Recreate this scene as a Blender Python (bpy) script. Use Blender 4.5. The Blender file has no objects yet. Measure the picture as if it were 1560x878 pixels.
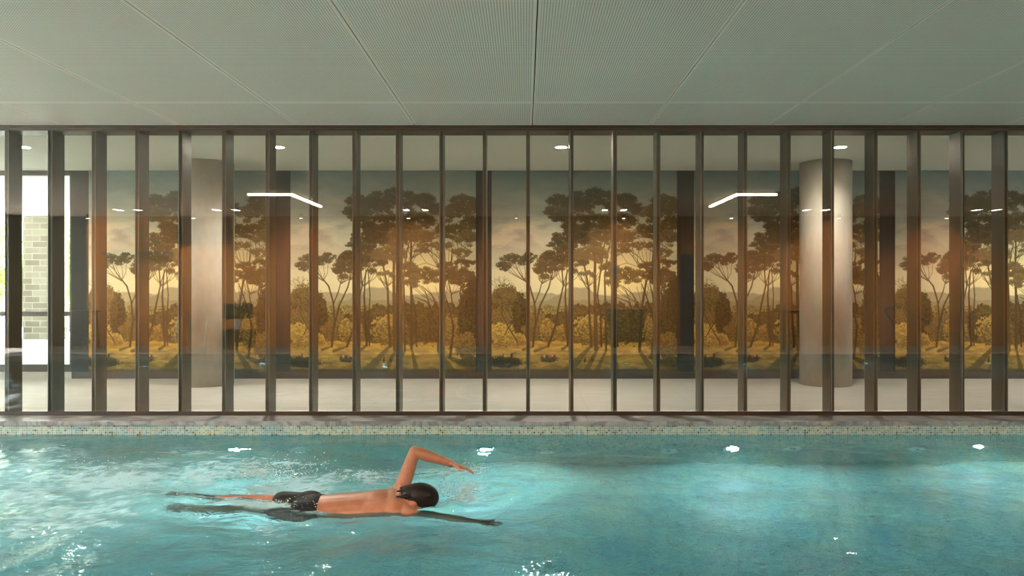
import bpy, bmesh, math, random
import numpy as np
from mathutils import Vector, Matrix, Euler

random.seed(7)
SC = bpy.context.scene
COL = SC.collection
PI = math.pi

# ------------------------------------------------------------------ measures
F = 1100.0            # focal length in pixels of the 1560 px wide frame
CAM_H = 1.289
YG = 7.425            # plane of the glazed screen
YW = 10.5             # rear wall of the gallery behind the screen
YC = 7.087            # pool edge of the far coping
YT = 7.112            # tiled face of the far pool wall
ZW = -0.137           # water level
ZF = -1.32            # pool floor
ZC = CAM_H + 1.691    # pool hall ceiling
ZI = CAM_H + 1.737    # gallery ceiling
YN = 0.25             # near pool edge
YB = -1.70            # rear wall of the hall
XL, XR = -11.6, 12.2  # hall ends
PL, PR = -10.0, 10.0  # pool ends


def hit(px, py):
    """point of the water level that lies on the given direction"""
    y = (CAM_H - ZW) * F / (py - 442.0)
    return (px - 800.0) / F * y, y


# ------------------------------------------------------------------ noise
_rt = np.random.RandomState(3).rand(256, 256)


def vn(x, y, s=0):
    x = np.asarray(x, dtype=np.float64) + s * 17.31
    y = np.asarray(y, dtype=np.float64) + s * 9.77
    xi = np.floor(x).astype(int); yi = np.floor(y).astype(int)
    fx = x - xi; fy = y - yi
    fx = fx * fx * (3 - 2 * fx); fy = fy * fy * (3 - 2 * fy)
    a = _rt[xi & 255, yi & 255]; b = _rt[(xi + 1) & 255, yi & 255]
    c = _rt[xi & 255, (yi + 1) & 255]; d = _rt[(xi + 1) & 255, (yi + 1) & 255]
    return (a * (1 - fx) + b * fx) * (1 - fy) + (c * (1 - fx) + d * fx) * fy


def fbm(x, y, o=4, s=0):
    r = 0; a = 0.5; t = 0
    for k in range(o):
        r = r + a * vn(x * 2 ** k, y * 2 ** k, s + k * 3); t += a; a *= 0.55
    return r / t


def lin(c):
    c = np.asarray(c, dtype=np.float64) / 255.0
    return np.where(c <= 0.04045, c / 12.92, ((c + 0.055) / 1.055) ** 2.4)


# ------------------------------------------------------------------ materials
def newmat(name):
    m = bpy.data.materials.new(name); m.use_nodes = True
    nt = m.node_tree; nt.nodes.clear()
    out = nt.nodes.new('ShaderNodeOutputMaterial')
    return m, nt, out


class NT:
    def __init__(s, nt): s.nt = nt
    def n(s, t, **k):
        nd = s.nt.nodes.new(t)
        for a, b in k.items():
            if hasattr(nd, a): setattr(nd, a, b)
        return nd
    def l(s, a, b): s.nt.links.new(a, b)
    def val(s, sock, v):
        if hasattr(v, 'default_value') or hasattr(v, 'is_linked'): s.l(v, sock)
        else: sock.default_value = v
    def math(s, op, a, b=0.0, c=None):
        nd = s.n('ShaderNodeMath', operation=op)
        s.val(nd.inputs[0], a); s.val(nd.inputs[1], b)
        if c is not None: s.val(nd.inputs[2], c)
        return nd.outputs[0]
    def mix(s, f, a, b):
        nd = s.n('ShaderNodeMix', data_type='RGBA')
        s.val(nd.inputs[0], f)
        for i, v in ((6, a), (7, b)):
            if isinstance(v, (tuple, list)): nd.inputs[i].default_value = (*v[:3], 1)
            else: s.l(v, nd.inputs[i])
        return nd.outputs[2]
    def noise(s, scale, vec=None, detail=4, rough=0.55, dist=0):
        nd = s.n('ShaderNodeTexNoise'); nd.inputs['Scale'].default_value = scale
        nd.inputs['Detail'].default_value = detail; nd.inputs['Roughness'].default_value = rough
        nd.inputs['Distortion'].default_value = dist
        if vec is not None: s.l(vec, nd.inputs['Vector'])
        return nd.outputs['Fac']
    def pos(s, scale=(1, 1, 1)):
        g = s.n('ShaderNodeNewGeometry')
        m = s.n('ShaderNodeMapping'); m.inputs['Scale'].default_value = scale
        s.l(g.outputs['Position'], m.inputs['Vector'])
        return m.outputs[0]
    def obj(s, scale=(1, 1, 1)):
        g = s.n('ShaderNodeTexCoord')
        m = s.n('ShaderNodeMapping'); m.inputs['Scale'].default_value = scale
        s.l(g.outputs['Object'], m.inputs['Vector'])
        return m.outputs[0]
    def ramp(s, fac, stops):
        nd = s.n('ShaderNodeValToRGB'); s.l(fac, nd.inputs[0])
        el = nd.color_ramp.elements
        while len(el) < len(stops): el.new(0.5)
        for e, (p, c) in zip(el, stops): e.position = p; e.color = (*c[:3], 1)
        return nd.outputs[0]
    def bsdf(s, color, rough=0.6, metal=0.0, spec=0.5, normal=None, **k):
        b = s.n('ShaderNodeBsdfPrincipled')
        if isinstance(color, (tuple, list, np.ndarray)): b.inputs['Base Color'].default_value = (*color[:3], 1)
        else: s.l(color, b.inputs['Base Color'])
        s.val(b.inputs['Roughness'], rough); b.inputs['Metallic'].default_value = metal
        b.inputs['Specular IOR Level'].default_value = spec
        if normal is not None: s.l(normal, b.inputs['Normal'])
        return b
    def bump(s, h, strength=0.3, dist=0.01):
        b = s.n('ShaderNodeBump'); b.inputs['Strength'].default_value = strength
        b.inputs['Distance'].default_value = dist; s.l(h, b.inputs['Height'])
        return b.outputs[0]


def C(r, g, b): return tuple(float(v) for v in lin((r, g, b)))


def mottled(name, c1, c2, scale=5, rough=0.6, spec=0.4, vec=(1, 1, 1), bump=0.0, metal=0.0, obj=False):
    m, nt, out = newmat(name); N = NT(nt)
    p = N.obj(vec) if obj else N.pos(vec)
    f = N.noise(scale, p)
    f2 = N.noise(scale * 7, p)
    ff = N.math('ADD', N.math('MULTIPLY', f, 0.7), N.math('MULTIPLY', f2, 0.3))
    col = N.ramp(ff, [(0.3, c1), (0.7, c2)])
    nrm = N.bump(f2, bump, 0.004) if bump else None
    b = N.bsdf(col, rough, metal, spec, nrm)
    N.l(b.outputs[0], out.inputs[0])
    return m


def emitter(name, color, strength, sampling='AUTO'):
    m, nt, out = newmat(name); N = NT(nt)
    e = N.n('ShaderNodeEmission'); e.inputs[0].default_value = (*color, 1)
    # the diffuser is a touch brighter in its middle
    lw = N.n('ShaderNodeTexNoise'); lw.inputs['Scale'].default_value = 3
    N.val(e.inputs[1], N.math('ADD', N.math('MULTIPLY', lw.outputs['Fac'], strength * 0.1), strength * 0.95))
    N.l(e.outputs[0], out.inputs[0])
    m.cycles.emission_sampling = sampling
    return m


M = {}
M['fin'] = mottled('bronze_timber_fin', C(48, 44, 32), C(72, 65, 49), 3, 0.36, 0.55, (40, 40, 0.6), obj=True)
M['fin_edge'] = mottled('bronze_edge_strip', C(96, 88, 72), C(118, 108, 88), 4, 0.4, 0.5, (8, 8, 0.6), obj=True)
M['bronze'] = mottled('dark_bronze_metal', C(50, 42, 34), C(64, 55, 45), 4, 0.4, 0.5)
M['black_gap'] = mottled('shadow_gap_black', C(14, 13, 12), C(20, 19, 17), 4, 0.8, 0.2)
M['charcoal'] = mottled('charcoal_wall', C(34, 34, 30), C(44, 44, 39), 1.5, 0.6, 0.3)
M['white_ceiling'] = mottled('gallery_plaster', C(220, 221, 212), C(226, 227, 218), 1.2, 0.8, 0.2)
M['concrete'] = mottled('smooth_concrete', C(158, 152, 140), C(184, 178, 166), 2.2, 0.6, 0.3, (1, 1, 0.5), 0.15)
M['steel'] = mottled('polished_steel', C(180, 180, 178), C(205, 205, 200), 8, 0.18, 0.5, metal=1.0)
M['black_plastic'] = mottled('black_plastic', C(22, 22, 22), C(32, 32, 32), 8, 0.45)
M['grey_plastic'] = mottled('grey_plastic', C(120, 122, 120), C(140, 142, 140), 8, 0.45)
M['white_plastic'] = mottled('white_plastic', C(240, 242, 238), C(250, 251, 248), 8, 0.4)
M['blue_sign'] = mottled('blue_sign_face', C(60, 90, 130), C(80, 110, 150), 6, 0.5)
M['foliage'] = mottled('garden_leaf', C(70, 110, 35), C(150, 185, 70), 3, 0.7, 0.3)
M['bark'] = mottled('bark', C(70, 58, 44), C(96, 82, 64), 9, 0.85, 0.2, bump=0.4)
M['lamp_warm'] = emitter('warm_led_diffuser', (1.0, 0.80, 0.58), 16.0)
M['lamp_spot'] = emitter('downlight_lens', (1.0, 0.88, 0.70), 60.0, 'NONE')
M['lamp_twin'] = emitter('twin_downlight_lens', (1.0, 0.85, 0.66), 22.0, 'NONE')
M['lamp_pool'] = emitter('pool_light_lens', (1.0, 0.96, 0.80), 90.0, 'NONE')


def mat_ceiling():
    m, nt, out = newmat('perforated_ceiling_panel'); N = NT(nt)
    g = N.n('ShaderNodeNewGeometry'); s = N.n('ShaderNodeSeparateXYZ'); N.l(g.outputs['Position'], s.inputs[0])
    p = 0.0175
    def cell(v):
        f = N.math('FRACT', N.math('DIVIDE', v, p))
        d = N.math('SUBTRACT', f, 0.5)
        return N.math('MULTIPLY', d, d)
    d2 = N.math('ADD', cell(s.outputs[0]), cell(s.outputs[1]))
    hole = N.math('LESS_THAN', d2, 0.075)
    n = N.noise(0.8, N.pos())
    base = N.ramp(n, [(0.3, C(243, 222, 209)), (0.7, C(248, 229, 216))])
    # the perforation stops at the plain rim of each panel
    fx = N.math('FRACT', N.math('DIVIDE', N.math('SUBTRACT', s.outputs[0], 0.074), 1.2055))
    rim = N.math('LESS_THAN', N.math('ABSOLUTE', N.math('SUBTRACT', fx, 0.5)), 0.482)
    ry = N.math('GREATER_THAN', N.math('ABSOLUTE', N.math('SUBTRACT', s.outputs[1], 6.51)), 0.035)
    ry2 = N.math('LESS_THAN', s.outputs[1], 7.36)
    h = N.math('MULTIPLY', N.math('MULTIPLY', hole, rim), N.math('MULTIPLY', ry, ry2))
    col = N.mix(h, base, C(136, 126, 114))
    b = N.bsdf(col, 0.55, 0, 0.35)
    N.l(b.outputs[0], out.inputs[0])
    return m


def mat_tiles(pitch=0.021):
    m, nt, out = newmat('glass_mosaic_tile'); N = NT(nt)
    g = N.n('ShaderNodeNewGeometry')
    off = N.n('ShaderNodeVectorMath', operation='ADD'); N.l(g.outputs['Position'], off.inputs[0])
    off.inputs[1].default_value = (0.0057, 0.0063, 0.0021)
    sc = N.n('ShaderNodeVectorMath', operation='SCALE'); N.l(off.outputs[0], sc.inputs[0]); sc.inputs['Scale'].default_value = 1 / pitch
    fl = N.n('ShaderNodeVectorMath', operation='FLOOR'); N.l(sc.outputs[0], fl.inputs[0])
    fr = N.n('ShaderNodeVectorMath', operation='FRACTION'); N.l(sc.outputs[0], fr.inputs[0])
    wn = N.n('ShaderNodeTexWhiteNoise', noise_dimensions='3D'); N.l(fl.outputs[0], wn.inputs['Vector'])
    col = N.ramp(wn.outputs['Value'], [(0.0, C(120, 108, 88)), (0.07, C(186, 178, 154)), (0.30, C(206, 202, 184)), (0.5, C(168, 184, 172)),
                                       (0.68, C(136, 172, 176)), (0.85, C(196, 206, 196)), (1.0, C(222, 220, 204))])
    nt.nodes[-1].color_ramp.interpolation = 'CONSTANT'
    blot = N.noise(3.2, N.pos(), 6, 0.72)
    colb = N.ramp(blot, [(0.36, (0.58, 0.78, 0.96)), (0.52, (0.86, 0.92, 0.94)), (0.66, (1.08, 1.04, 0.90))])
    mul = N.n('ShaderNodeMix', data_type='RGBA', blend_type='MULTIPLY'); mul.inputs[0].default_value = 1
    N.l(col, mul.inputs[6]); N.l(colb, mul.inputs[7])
    sf = N.n('ShaderNodeSeparateXYZ'); N.l(fr.outputs[0], sf.inputs[0])
    sn = N.n('ShaderNodeSeparateXYZ'); N.l(g.outputs['Normal'], sn.inputs[0])
    tot = None
    for i in range(3):
        gm = N.math('LESS_THAN', sf.outputs[i], 0.13)
        al = N.math('LESS_THAN', N.math('ABSOLUTE', sn.outputs[i]), 0.5)
        v = N.math('MULTIPLY', gm, al)
        tot = v if tot is None else N.math('MAXIMUM', tot, v)
    c = N.mix(tot, mul.outputs[2], C(222, 224, 212))
    b = N.bsdf(c, 0.3, 0, 0.5)
    N.l(b.outputs[0], out.inputs[0])
    return m


def mat_glass(name='clear_pane_glass', f0=0.055):
    m, nt, out = newmat(name); N = NT(nt)
    g = N.n('ShaderNodeNewGeometry')
    dot = N.n('ShaderNodeVectorMath', operation='DOT_PRODUCT'); N.l(g.outputs['Normal'], dot.inputs[0]); N.l(g.outputs['Incoming'], dot.inputs[1])
    c = N.math('ABSOLUTE', dot.outputs['Value'])
    f = N.math('POWER', N.math('SUBTRACT', 1.0, c), 5.0)
    fr = N.math('ADD', N.math('MULTIPLY', f, 0.94 if f0 > 0.02 else 0.3), f0)
    t = N.n('ShaderNodeBsdfTransparent'); t.inputs[0].default_value = (0.975, 0.985, 0.97, 1)
    gl = N.n('ShaderNodeBsdfGlossy'); gl.inputs['Roughness'].default_value = 0.0
    mx = N.n('ShaderNodeMixShader'); N.l(fr, mx.inputs[0]); N.l(t.outputs[0], mx.inputs[1]); N.l(gl.outputs[0], mx.inputs[2])
    N.l(mx.outputs[0], out.inputs[0])
    return m


def mat_water():
    m, nt, out = newmat('pool_water'); N = NT(nt)
    p = N.pos((1.0, 1.25, 1.0))
    h1 = N.noise(5.5, p, 3, 0.5, 0.6)
    h2 = N.noise(22.0, p, 3, 0.5, 0.3)
    at = N.n('ShaderNodeAttribute', attribute_name='chop')
    amp = N.math('ADD', 0.42, N.math('MULTIPLY', at.outputs['Fac'], 2.4))
    hh = N.math('MULTIPLY', N.math('ADD', N.math('MULTIPLY', h1, 1.0), N.math('MULTIPLY', h2, 0.22)), amp)
    nrm = N.bump(hh, 0.5, 0.02)
    fr = N.n('ShaderNodeFresnel'); fr.inputs['IOR'].default_value = 1.333; N.l(nrm, fr.inputs['Normal'])
    rf = N.n('ShaderNodeBsdfRefraction'); rf.inputs['IOR'].default_value = 1.333; rf.inputs['Roughness'].default_value = 0.02
    rf.inputs['Color'].default_value = (0.31, 0.72, 0.87, 1); N.l(nrm, rf.inputs['Normal'])
    gl = N.n('ShaderNodeBsdfGlossy'); gl.inputs['Roughness'].default_value = 0.03; N.l(nrm, gl.inputs['Normal'])
    mx = N.n('ShaderNodeMixShader'); N.l(fr.outputs[0], mx.inputs[0]); N.l(rf.outputs[0], mx.inputs[1]); N.l(gl.outputs[0], mx.inputs[2])
    fo = N.n('ShaderNodeAttribute', attribute_name='foam')
    fn = N.noise(60, N.pos((0.6, 1.2, 1)), 4, 0.65)
    ff = N.math('MULTIPLY', fo.outputs['Fac'], N.math('ADD', 0.45, N.math('MULTIPLY', fn, 1.1)))
    ff = N.math('MINIMUM', ff, 0.95)
    df = N.n('ShaderNodeBsdfDiffuse'); df.inputs[0].default_value = (*C(192, 236, 250), 1)
    mx2 = N.n('ShaderNodeMixShader'); N.l(ff, mx2.inputs[0]); N.l(mx.outputs[0], mx2.inputs[1]); N.l(df.outputs[0], mx2.inputs[2])
    N.l(mx2.outputs[0], out.inputs[0])
    return m


def mat_marble():
    m, nt, out = newmat('veined_grey_stone'); N = NT(nt)
    p = N.pos((1.2, 3.0, 1))
    n1 = N.noise(2.0, p, 6, 0.6, 1.2)
    vein = N.math('SUBTRACT', 1.0, N.math('MULTIPLY', N.math('ABSOLUTE', N.math('SUBTRACT', n1, 0.5)), 16.0), )
    vein = N.math('MAXIMUM', vein, 0.0)
    n2 = N.noise(9, p, 4, 0.6)
    base = N.ramp(n2, [(0.3, C(150, 148, 150)), (0.7, C(182, 180, 182))])
    col = N.mix(N.math('MULTIPLY', vein, 0.55), base, C(86, 82, 84))
    b = N.bsdf(col, 0.35, 0, 0.5)
    N.l(b.outputs[0], out.inputs[0])
    return m


def mat_largetile(name, c1, c2, pitch, grout, rough=0.5, ox=0.0):
    m, nt, out = newmat(name); N = NT(nt)
    g = N.n('ShaderNodeNewGeometry'); s = N.n('ShaderNodeSeparateXYZ'); N.l(g.outputs['Position'], s.inputs[0])
    tot = None
    for i, pt in ((0, pitch[0]), (1, pitch[1])):
        f = N.math('FRACT', N.math('DIVIDE', N.math('ADD', s.outputs[i], 40 + ox), pt))
        v = N.math('LESS_THAN', f, 0.004 / pt)
        tot = v if tot is None else N.math('MAXIMUM', tot, v)
    n = N.noise(1.6, N.pos((1, 4, 1)), 5, 0.6)
    base = N.ramp(n, [(0.3, c1), (0.7, c2)])
    col = N.mix(tot, base, grout)
    b = N.bsdf(col, rough, 0, 0.4)
    N.l(b.outputs[0], out.inputs[0])
    return m


def mat_wood():
    m, nt, out = newmat('warm_timber_boarding'); N = NT(nt)
    g = N.n('ShaderNodeNewGeometry'); s = N.n('ShaderNodeSeparateXYZ'); N.l(g.outputs['Position'], s.inputs[0])
    u = N.math('DIVIDE', N.math('ADD', s.outputs[0], 40), 0.14)
    f = N.math('FRACT', u)
    gap = N.math('LESS_THAN', f, 0.05)
    idx = N.math('FLOOR', u)
    wn = N.n('ShaderNodeTexWhiteNoise', noise_dimensions='1D'); N.l(idx, wn.inputs['W'])
    n = N.noise(3, N.pos((14, 1, 0.7)), 5, 0.6, 0.5)
    k = N.math('ADD', N.math('MULTIPLY', n, 0.7), N.math('MULTIPLY', wn.outputs['Value'], 0.3))
    base = N.ramp(k, [(0.25, C(150, 92, 44)), (0.75, C(196, 132, 70))])
    col = N.mix(gap, base, C(60, 34, 16))
    b = N.bsdf(col, 0.5, 0, 0.3)
    N.l(b.outputs[0], out.inputs[0])
    return m


def mat_brick():
    m, nt, out = newmat('pale_brickwork'); N = NT(nt)
    g = N.n('ShaderNodeNewGeometry'); s = N.n('ShaderNodeSeparateXYZ'); N.l(g.outputs['Position'], s.inputs[0])
    cb = N.n('ShaderNodeCombineXYZ')
    N.l(N.math('ADD', s.outputs[0], s.outputs[1]), cb.inputs[0]); N.l(s.outputs[2], cb.inputs[1])
    br = N.n('ShaderNodeTexBrick'); N.l(cb.outputs[0], br.inputs['Vector'])
    br.inputs['Scale'].default_value = 1.0; br.inputs['Brick Width'].default_value = 0.40; br.inputs['Row Height'].default_value = 0.16
    br.inputs['Mortar Size'].default_value = 0.012
    br.inputs['Color1'].default_value = (*C(98, 92, 81), 1); br.inputs['Color2'].default_value = (*C(132, 126, 114), 1)
    br.inputs['Mortar'].default_value = (*C(144, 141, 132), 1)
    b = N.bsdf(br.outputs['Color'], 0.85, 0, 0.2)
    N.l(b.outputs[0], out.inputs[0])
    return m


def mat_attr(name, attr, rough=0.75):
    m, nt, out = newmat(name); N = NT(nt)
    a = N.n('ShaderNodeAttribute', attribute_name=attr)
    n = N.noise(90, N.pos(), 3, 0.6)
    mu = N.n('ShaderNodeMix', data_type='RGBA', blend_type='MULTIPLY'); mu.inputs[0].default_value = 1
    N.l(a.outputs['Color'], mu.inputs[6]); N.l(N.ramp(n, [(0.3, (0.93,) * 3), (0.7, (1.06,) * 3)]), mu.inputs[7])
    b = N.bsdf(mu.outputs[2], rough, 0, 0.2)
    N.l(b.outputs[0], out.inputs[0])
    return m


def mat_skin():
    m, nt, out = newmat('tanned_skin'); N = NT(nt)
    n = N.noise(7, N.pos(), 4, 0.6)
    col = N.ramp(n, [(0.3, C(172, 114, 88)), (0.7, C(200, 142, 114))])
    b = N.bsdf(col, 0.38, 0, 0.5)
    b.inputs['Subsurface Weight'].default_value = 0.12
    b.inputs['Subsurface Radius'].default_value = (0.02, 0.008, 0.004)
    N.l(b.outputs[0], out.inputs[0])
    return m


M['ceiling'] = mat_ceiling(); M['tiles'] = mat_tiles(); M['glass'] = mat_glass(); M['ar_glass'] = mat_glass('coated_low_reflection_glass', 0.004); M['water'] = mat_water()
M['marble'] = mat_marble(); M['wood'] = mat_wood(); M['brick'] = mat_brick(); M['skin'] = mat_skin()
M['gallery_floor'] = mat_largetile('pale_stone_floor', C(148, 146, 139), C(162, 159, 151), (1.2, 1.2), C(130, 127, 120), 0.55, 0.12)
M['deck'] = mat_largetile('grey_deck_tile', C(84, 80, 76), C(100, 96, 92), (0.6, 0.6), C(66, 64, 62), 0.5)
M['paving'] = mat_largetile('white_outdoor_paving', C(206, 206, 200), C(222, 222, 216), (0.8, 0.8), C(180, 180, 174), 0.7)
M['mural'] = mat_attr('printed_wall_art', 'paint')
M['hair'] = mottled('black_wet_hair', C(12, 10, 10), C(30, 24, 21), 40, 0.5, 0.35, (1, 6, 6))
M['shorts'] = mottled('black_swim_fabric', C(14, 15, 19), C(26, 28, 34), 12, 0.55, 0.4)
M['foamy'] = mottled('white_water_spray', C(225, 232, 230), C(240, 244, 242), 20, 0.25, 0.5)


# ------------------------------------------------------------------ mesh helpers
def tag(o, label=None, cat=None, group=None, kind=None):
    if label: o['label'] = label
    if cat: o['category'] = cat
    if group: o['group'] = group
    if kind: o['kind'] = kind
    return o


def link(name, me, mats, parent=None, smooth=False):
    o = bpy.data.objects.new(name, me); COL.objects.link(o)
    for m in (mats if isinstance(mats, (list, tuple)) else [mats]):
        me.materials.append(M[m] if isinstance(m, str) else m)
    if smooth:
        me.polygons.foreach_set('use_smooth', [True] * len(me.polygons))
    if parent is not None: o.parent = parent
    return o


def empty(name, loc, rz=0):
    o = bpy.data.objects.new(name, None); COL.objects.link(o)
    o.empty_display_size = 0.1
    o.location = loc; o.rotation_euler = (0, 0, rz)
    return o


class B:
    def __init__(s): s.bm = bmesh.new()
    def box(s, x0, x1, y0, y1, z0, z1, bev=0.0, mi=0):
        r = bmesh.ops.create_cube(s.bm, size=1.0)
        vs = r['verts']
        for v in vs:
            v.co = Vector(((x0 + x1) / 2 + v.co.x * (x1 - x0), (y0 + y1) / 2 + v.co.y * (y1 - y0), (z0 + z1) / 2 + v.co.z * (z1 - z0)))
        fs = list({f for v in vs for f in v.link_faces})
        if bev:
            es = list({e for v in vs for e in v.link_edges})
            rr = bmesh.ops.bevel(s.bm, geom=es, offset=bev, segments=2, affect='EDGES', profile=0.5)
            fs = list({f for f in rr['faces']} | {f for f in fs if f.is_valid})
        for f in fs: f.material_index = mi
        return s
    def cyl(s, p0, p1, r0, r1=None, seg=24, caps=True, mi=0):
        r1 = r0 if r1 is None else r1
        p0 = Vector(p0); p1 = Vector(p1); d = p1 - p0
        q = d.to_track_quat('Z', 'Y')
        r = bmesh.ops.create_cone(s.bm, cap_ends=caps, segments=seg, radius1=r0, radius2=r1, depth=d.length)
        for v in r['verts']: v.co = q @ v.co + (p0 + p1) / 2
        for f in {f for v in r['verts'] for f in v.link_faces}: f.material_index = mi
        return s
    def sph(s, c, r, rot=None, seg=16, mi=0):
        r = (r, r, r) if not isinstance(r, (tuple, list)) else r
        g = bmesh.ops.create_uvsphere(s.bm, u_segments=seg, v_segments=max(6, seg // 2), radius=1.0)
        for v in g['verts']:
            co = Vector((v.co.x * r[0], v.co.y * r[1], v.co.z * r[2]))
            if rot is not None: co = rot @ co
            v.co = co + Vector(c)
        for f in {f for v in g['verts'] for f in v.link_faces}: f.material_index = mi
        return s
    def cap(s, p0, p1, r0, r1, seg=16):
        s.sph(p0, r0, seg=seg); s.sph(p1, r1, seg=seg)
        s.cyl(p0, p1, r0, r1, seg=seg)
        return s
    def tube(s, pts, r, seg=14):
        pts = [Vector(p) for p in pts]
        rings = []
        up = Vector((0.13, 0.21, 0.97)).normalized()
        for i, p in enumerate(pts):
            t = (pts[min(i + 1, len(pts) - 1)] - pts[max(i - 1, 0)]).normalized()
            a = t.cross(up)
            if a.length < 0.05: a = t.cross(Vector((1, 0, 0)))
            a.normalize(); b = t.cross(a).normalized()
            up = b if False else up
            rr = r[i] if isinstance(r, (list, tuple)) else r
            rings.append([s.bm.verts.new(p + a * math.cos(k * 2 * PI / seg) * rr + b * math.sin(k * 2 * PI / seg) * rr) for k in range(seg)])
        for i in range(len(rings) - 1):
            for k in range(seg):
                s.bm.faces.new((rings[i][k], rings[i][(k + 1) % seg], rings[i + 1][(k + 1) % seg], rings[i + 1][k]))
        s.bm.faces.new(rings[0]); s.bm.faces.new(rings[-1][::-1])
        return s
    def ring(s, c, axis, r_in, r_out, depth, seg=32):
        """flat annulus with thickness along an axis"""
        q = Vector(axis).to_track_quat('Z', 'Y'); c = Vector(c)
        vs = []
        for (r, z) in ((r_in, 0), (r_out, 0), (r_out, depth), (r_in, depth)):
            vs.append([s.bm.verts.new(c + q @ Vector((r * math.cos(k * 2 * PI / seg), r * math.sin(k * 2 * PI / seg), z))) for k in range(seg)])
        for a in range(4):
            b = (a + 1) % 4
            for k in range(seg):
                s.bm.faces.new((vs[a][k], vs[a][(k + 1) % seg], vs[b][(k + 1) % seg], vs[b][k]))
        return s
    def done(s, name, mats, parent=None, smooth=False, loc=None):
        bmesh.ops.recalc_face_normals(s.bm, faces=s.bm.faces[:])
        me = bpy.data.meshes.new(name)
        if loc is not None:
            for v in s.bm.verts: v.co -= Vector(loc)
        s.bm.to_mesh(me); s.bm.free()
        o = link(name, me, mats, parent, smooth)
        if loc is not None: o.location = loc
        return o


def arc_pts(pts, rad=0.08, n=6):
    """polyline with rounded corners"""
    pts = [Vector(p) for p in pts]; out = [pts[0]]
    for i in range(1, len(pts) - 1):
        a = (pts[i - 1] - pts[i]); b = (pts[i + 1] - pts[i])
        r = min(rad, a.length * 0.48, b.length * 0.48)
        p0 = pts[i] + a.normalized() * r; p1 = pts[i] + b.normalized() * r
        for k in range(n + 1):
            t = k / n
            out.append(p0 * (1 - t) ** 2 + pts[i] * 2 * t * (1 - t) + p1 * t * t)
    out.append(pts[-1]); return out


def struct(o): o['kind'] = 'structure'; return o


# ------------------------------------------------------------------ the setting
# pool basin
b = B()
th = 0.25
b.box(PL, PR, YN, YT, ZF - th, ZF)
b.box(PL - th, PR + th, YT, YT + 0.26, ZF - th, -0.046)
b.box(PL - th, PR + th, YN - th, YN, ZF - th, -0.046)
b.box(PL - th, PL, YN, YT, ZF - th, -0.046)
b.box(PR, PR + th, YN, YT, ZF - th, -0.046)
struct(b.done('floor_pool', 'tiles'))
# coping stones around the basin
b = B()
x = XL + 0.02; k = 0
while x < XR - 0.05:
    x1 = min(x + 1.22, XR - 0.02)
    b.box(x, x1 - 0.004, YC, YG - 0.012, -0.045, 0.0, 0.003); x = x1
struct(b.done('trim_1', 'marble'))
b = B()
x = PL - 0.3
while x < PR + 0.3:
    b.box(x, x + 1.216, YN - 0.30, YN + 0.025, -0.045, 0.0, 0.003); x += 1.22
for xx in (PL, PR):
    y = YN + 0.03
    while y < YC - 0.1:
        y1 = min(y + 1.2, YC - 0.004)
        if xx == PL: b.box(PL - 0.3, PL + 0.025, y, y1 - 0.004, -0.045, 0.0, 0.003)
        else: b.box(PR - 0.025, PR + 0.3, y, y1 - 0.004, -0.045, 0.0, 0.003)
        y = y1
struct(b.done('trim_2', 'marble'))
# deck
b = B()
b.box(XL, XR, YB - 0.1, YN - 0.302, -0.2, 0.0)
b.box(XL, PL - 0.302, YN - 0.302, YC - 0.002, -0.2, 0.0)
b.box(PR + 0.302, XR, YN - 0.302, YC - 0.002, -0.2, 0.0)
struct(b.done('floor_deck', 'deck'))
b = B(); b.box(-16.0, 16.0, YG - 0.01, YW + 0.35, -0.2, 0.0)
struct(b.done('floor', 'gallery_floor'))
# hall ceiling: panels with open joints under a dark void
b = B()
x = 0.074 - 1.2055 * 10
while x < XR:
    xa, xb = max(x + 0.004, XL), min(x + 1.2055 - 0.004, XR)
    if xb > xa:
        b.box(xa, xb, YB - 0.05, 1.5, ZC, ZC + 0.03)
        b.box(xa, xb, 1.506, 6.507, ZC, ZC + 0.03)
        b.box(xa, xb, 6.511, YG - 0.02, ZC, ZC + 0.03)
    x += 1.2055
struct(b.done('ceiling', 'ceiling'))
b = B(); b.box(XL - 0.2, XR + 0.2, YB - 0.2, YG + 0.24, ZC + 0.06, ZC + 0.2)
struct(b.done('ceiling_void', 'black_gap'))
# gallery ceiling
b = B(); b.box(-16.0, 16.0, YG + 0.245, YW + 0.35, ZI, ZI + 0.15)
struct(b.done('ceiling_gallery', 'white_ceiling'))
# rear wall of gallery with the window opening at its left end
def wx(px): return (px - 800) / F * YW
def wz(py): return CAM_H - (py - 442) / F * YW
ox0, ox1 = wx(-420), wx(109)
oz0, oz1 = wz(556), wz(267)
b = B()
b.box(-16.0, ox0, YW, YW + 0.3, 0, ZI)
b.box(ox1, 16.0, YW, YW + 0.3, 0, ZI)
b.box(ox0, ox1, YW, YW + 0.3, oz1 + 0.045, ZI)
struct(b.done('wall_back', 'charcoal'))
b = B(); b.box(ox0, ox1, YW, YW + 0.3, 0, wz(567))
struct(b.done('trim_3', 'gallery_floor'))
b = B(); b.box(ox1 + 0.02, 15.9, YW - 0.012, YW - 0.001, 0.0, wz(567))
struct(b.done('baseboard_back', 'bronze'))
for nm, x0, x1 in (('wall_left_gallery', -16.2, -16.0), ('wall_right_gallery', 16.0, 16.2)):
    b = B(); b.box(x0, x1, YG + 0.245, YW + 0.3, 0, ZI); struct(b.done(nm, 'charcoal'))
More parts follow.
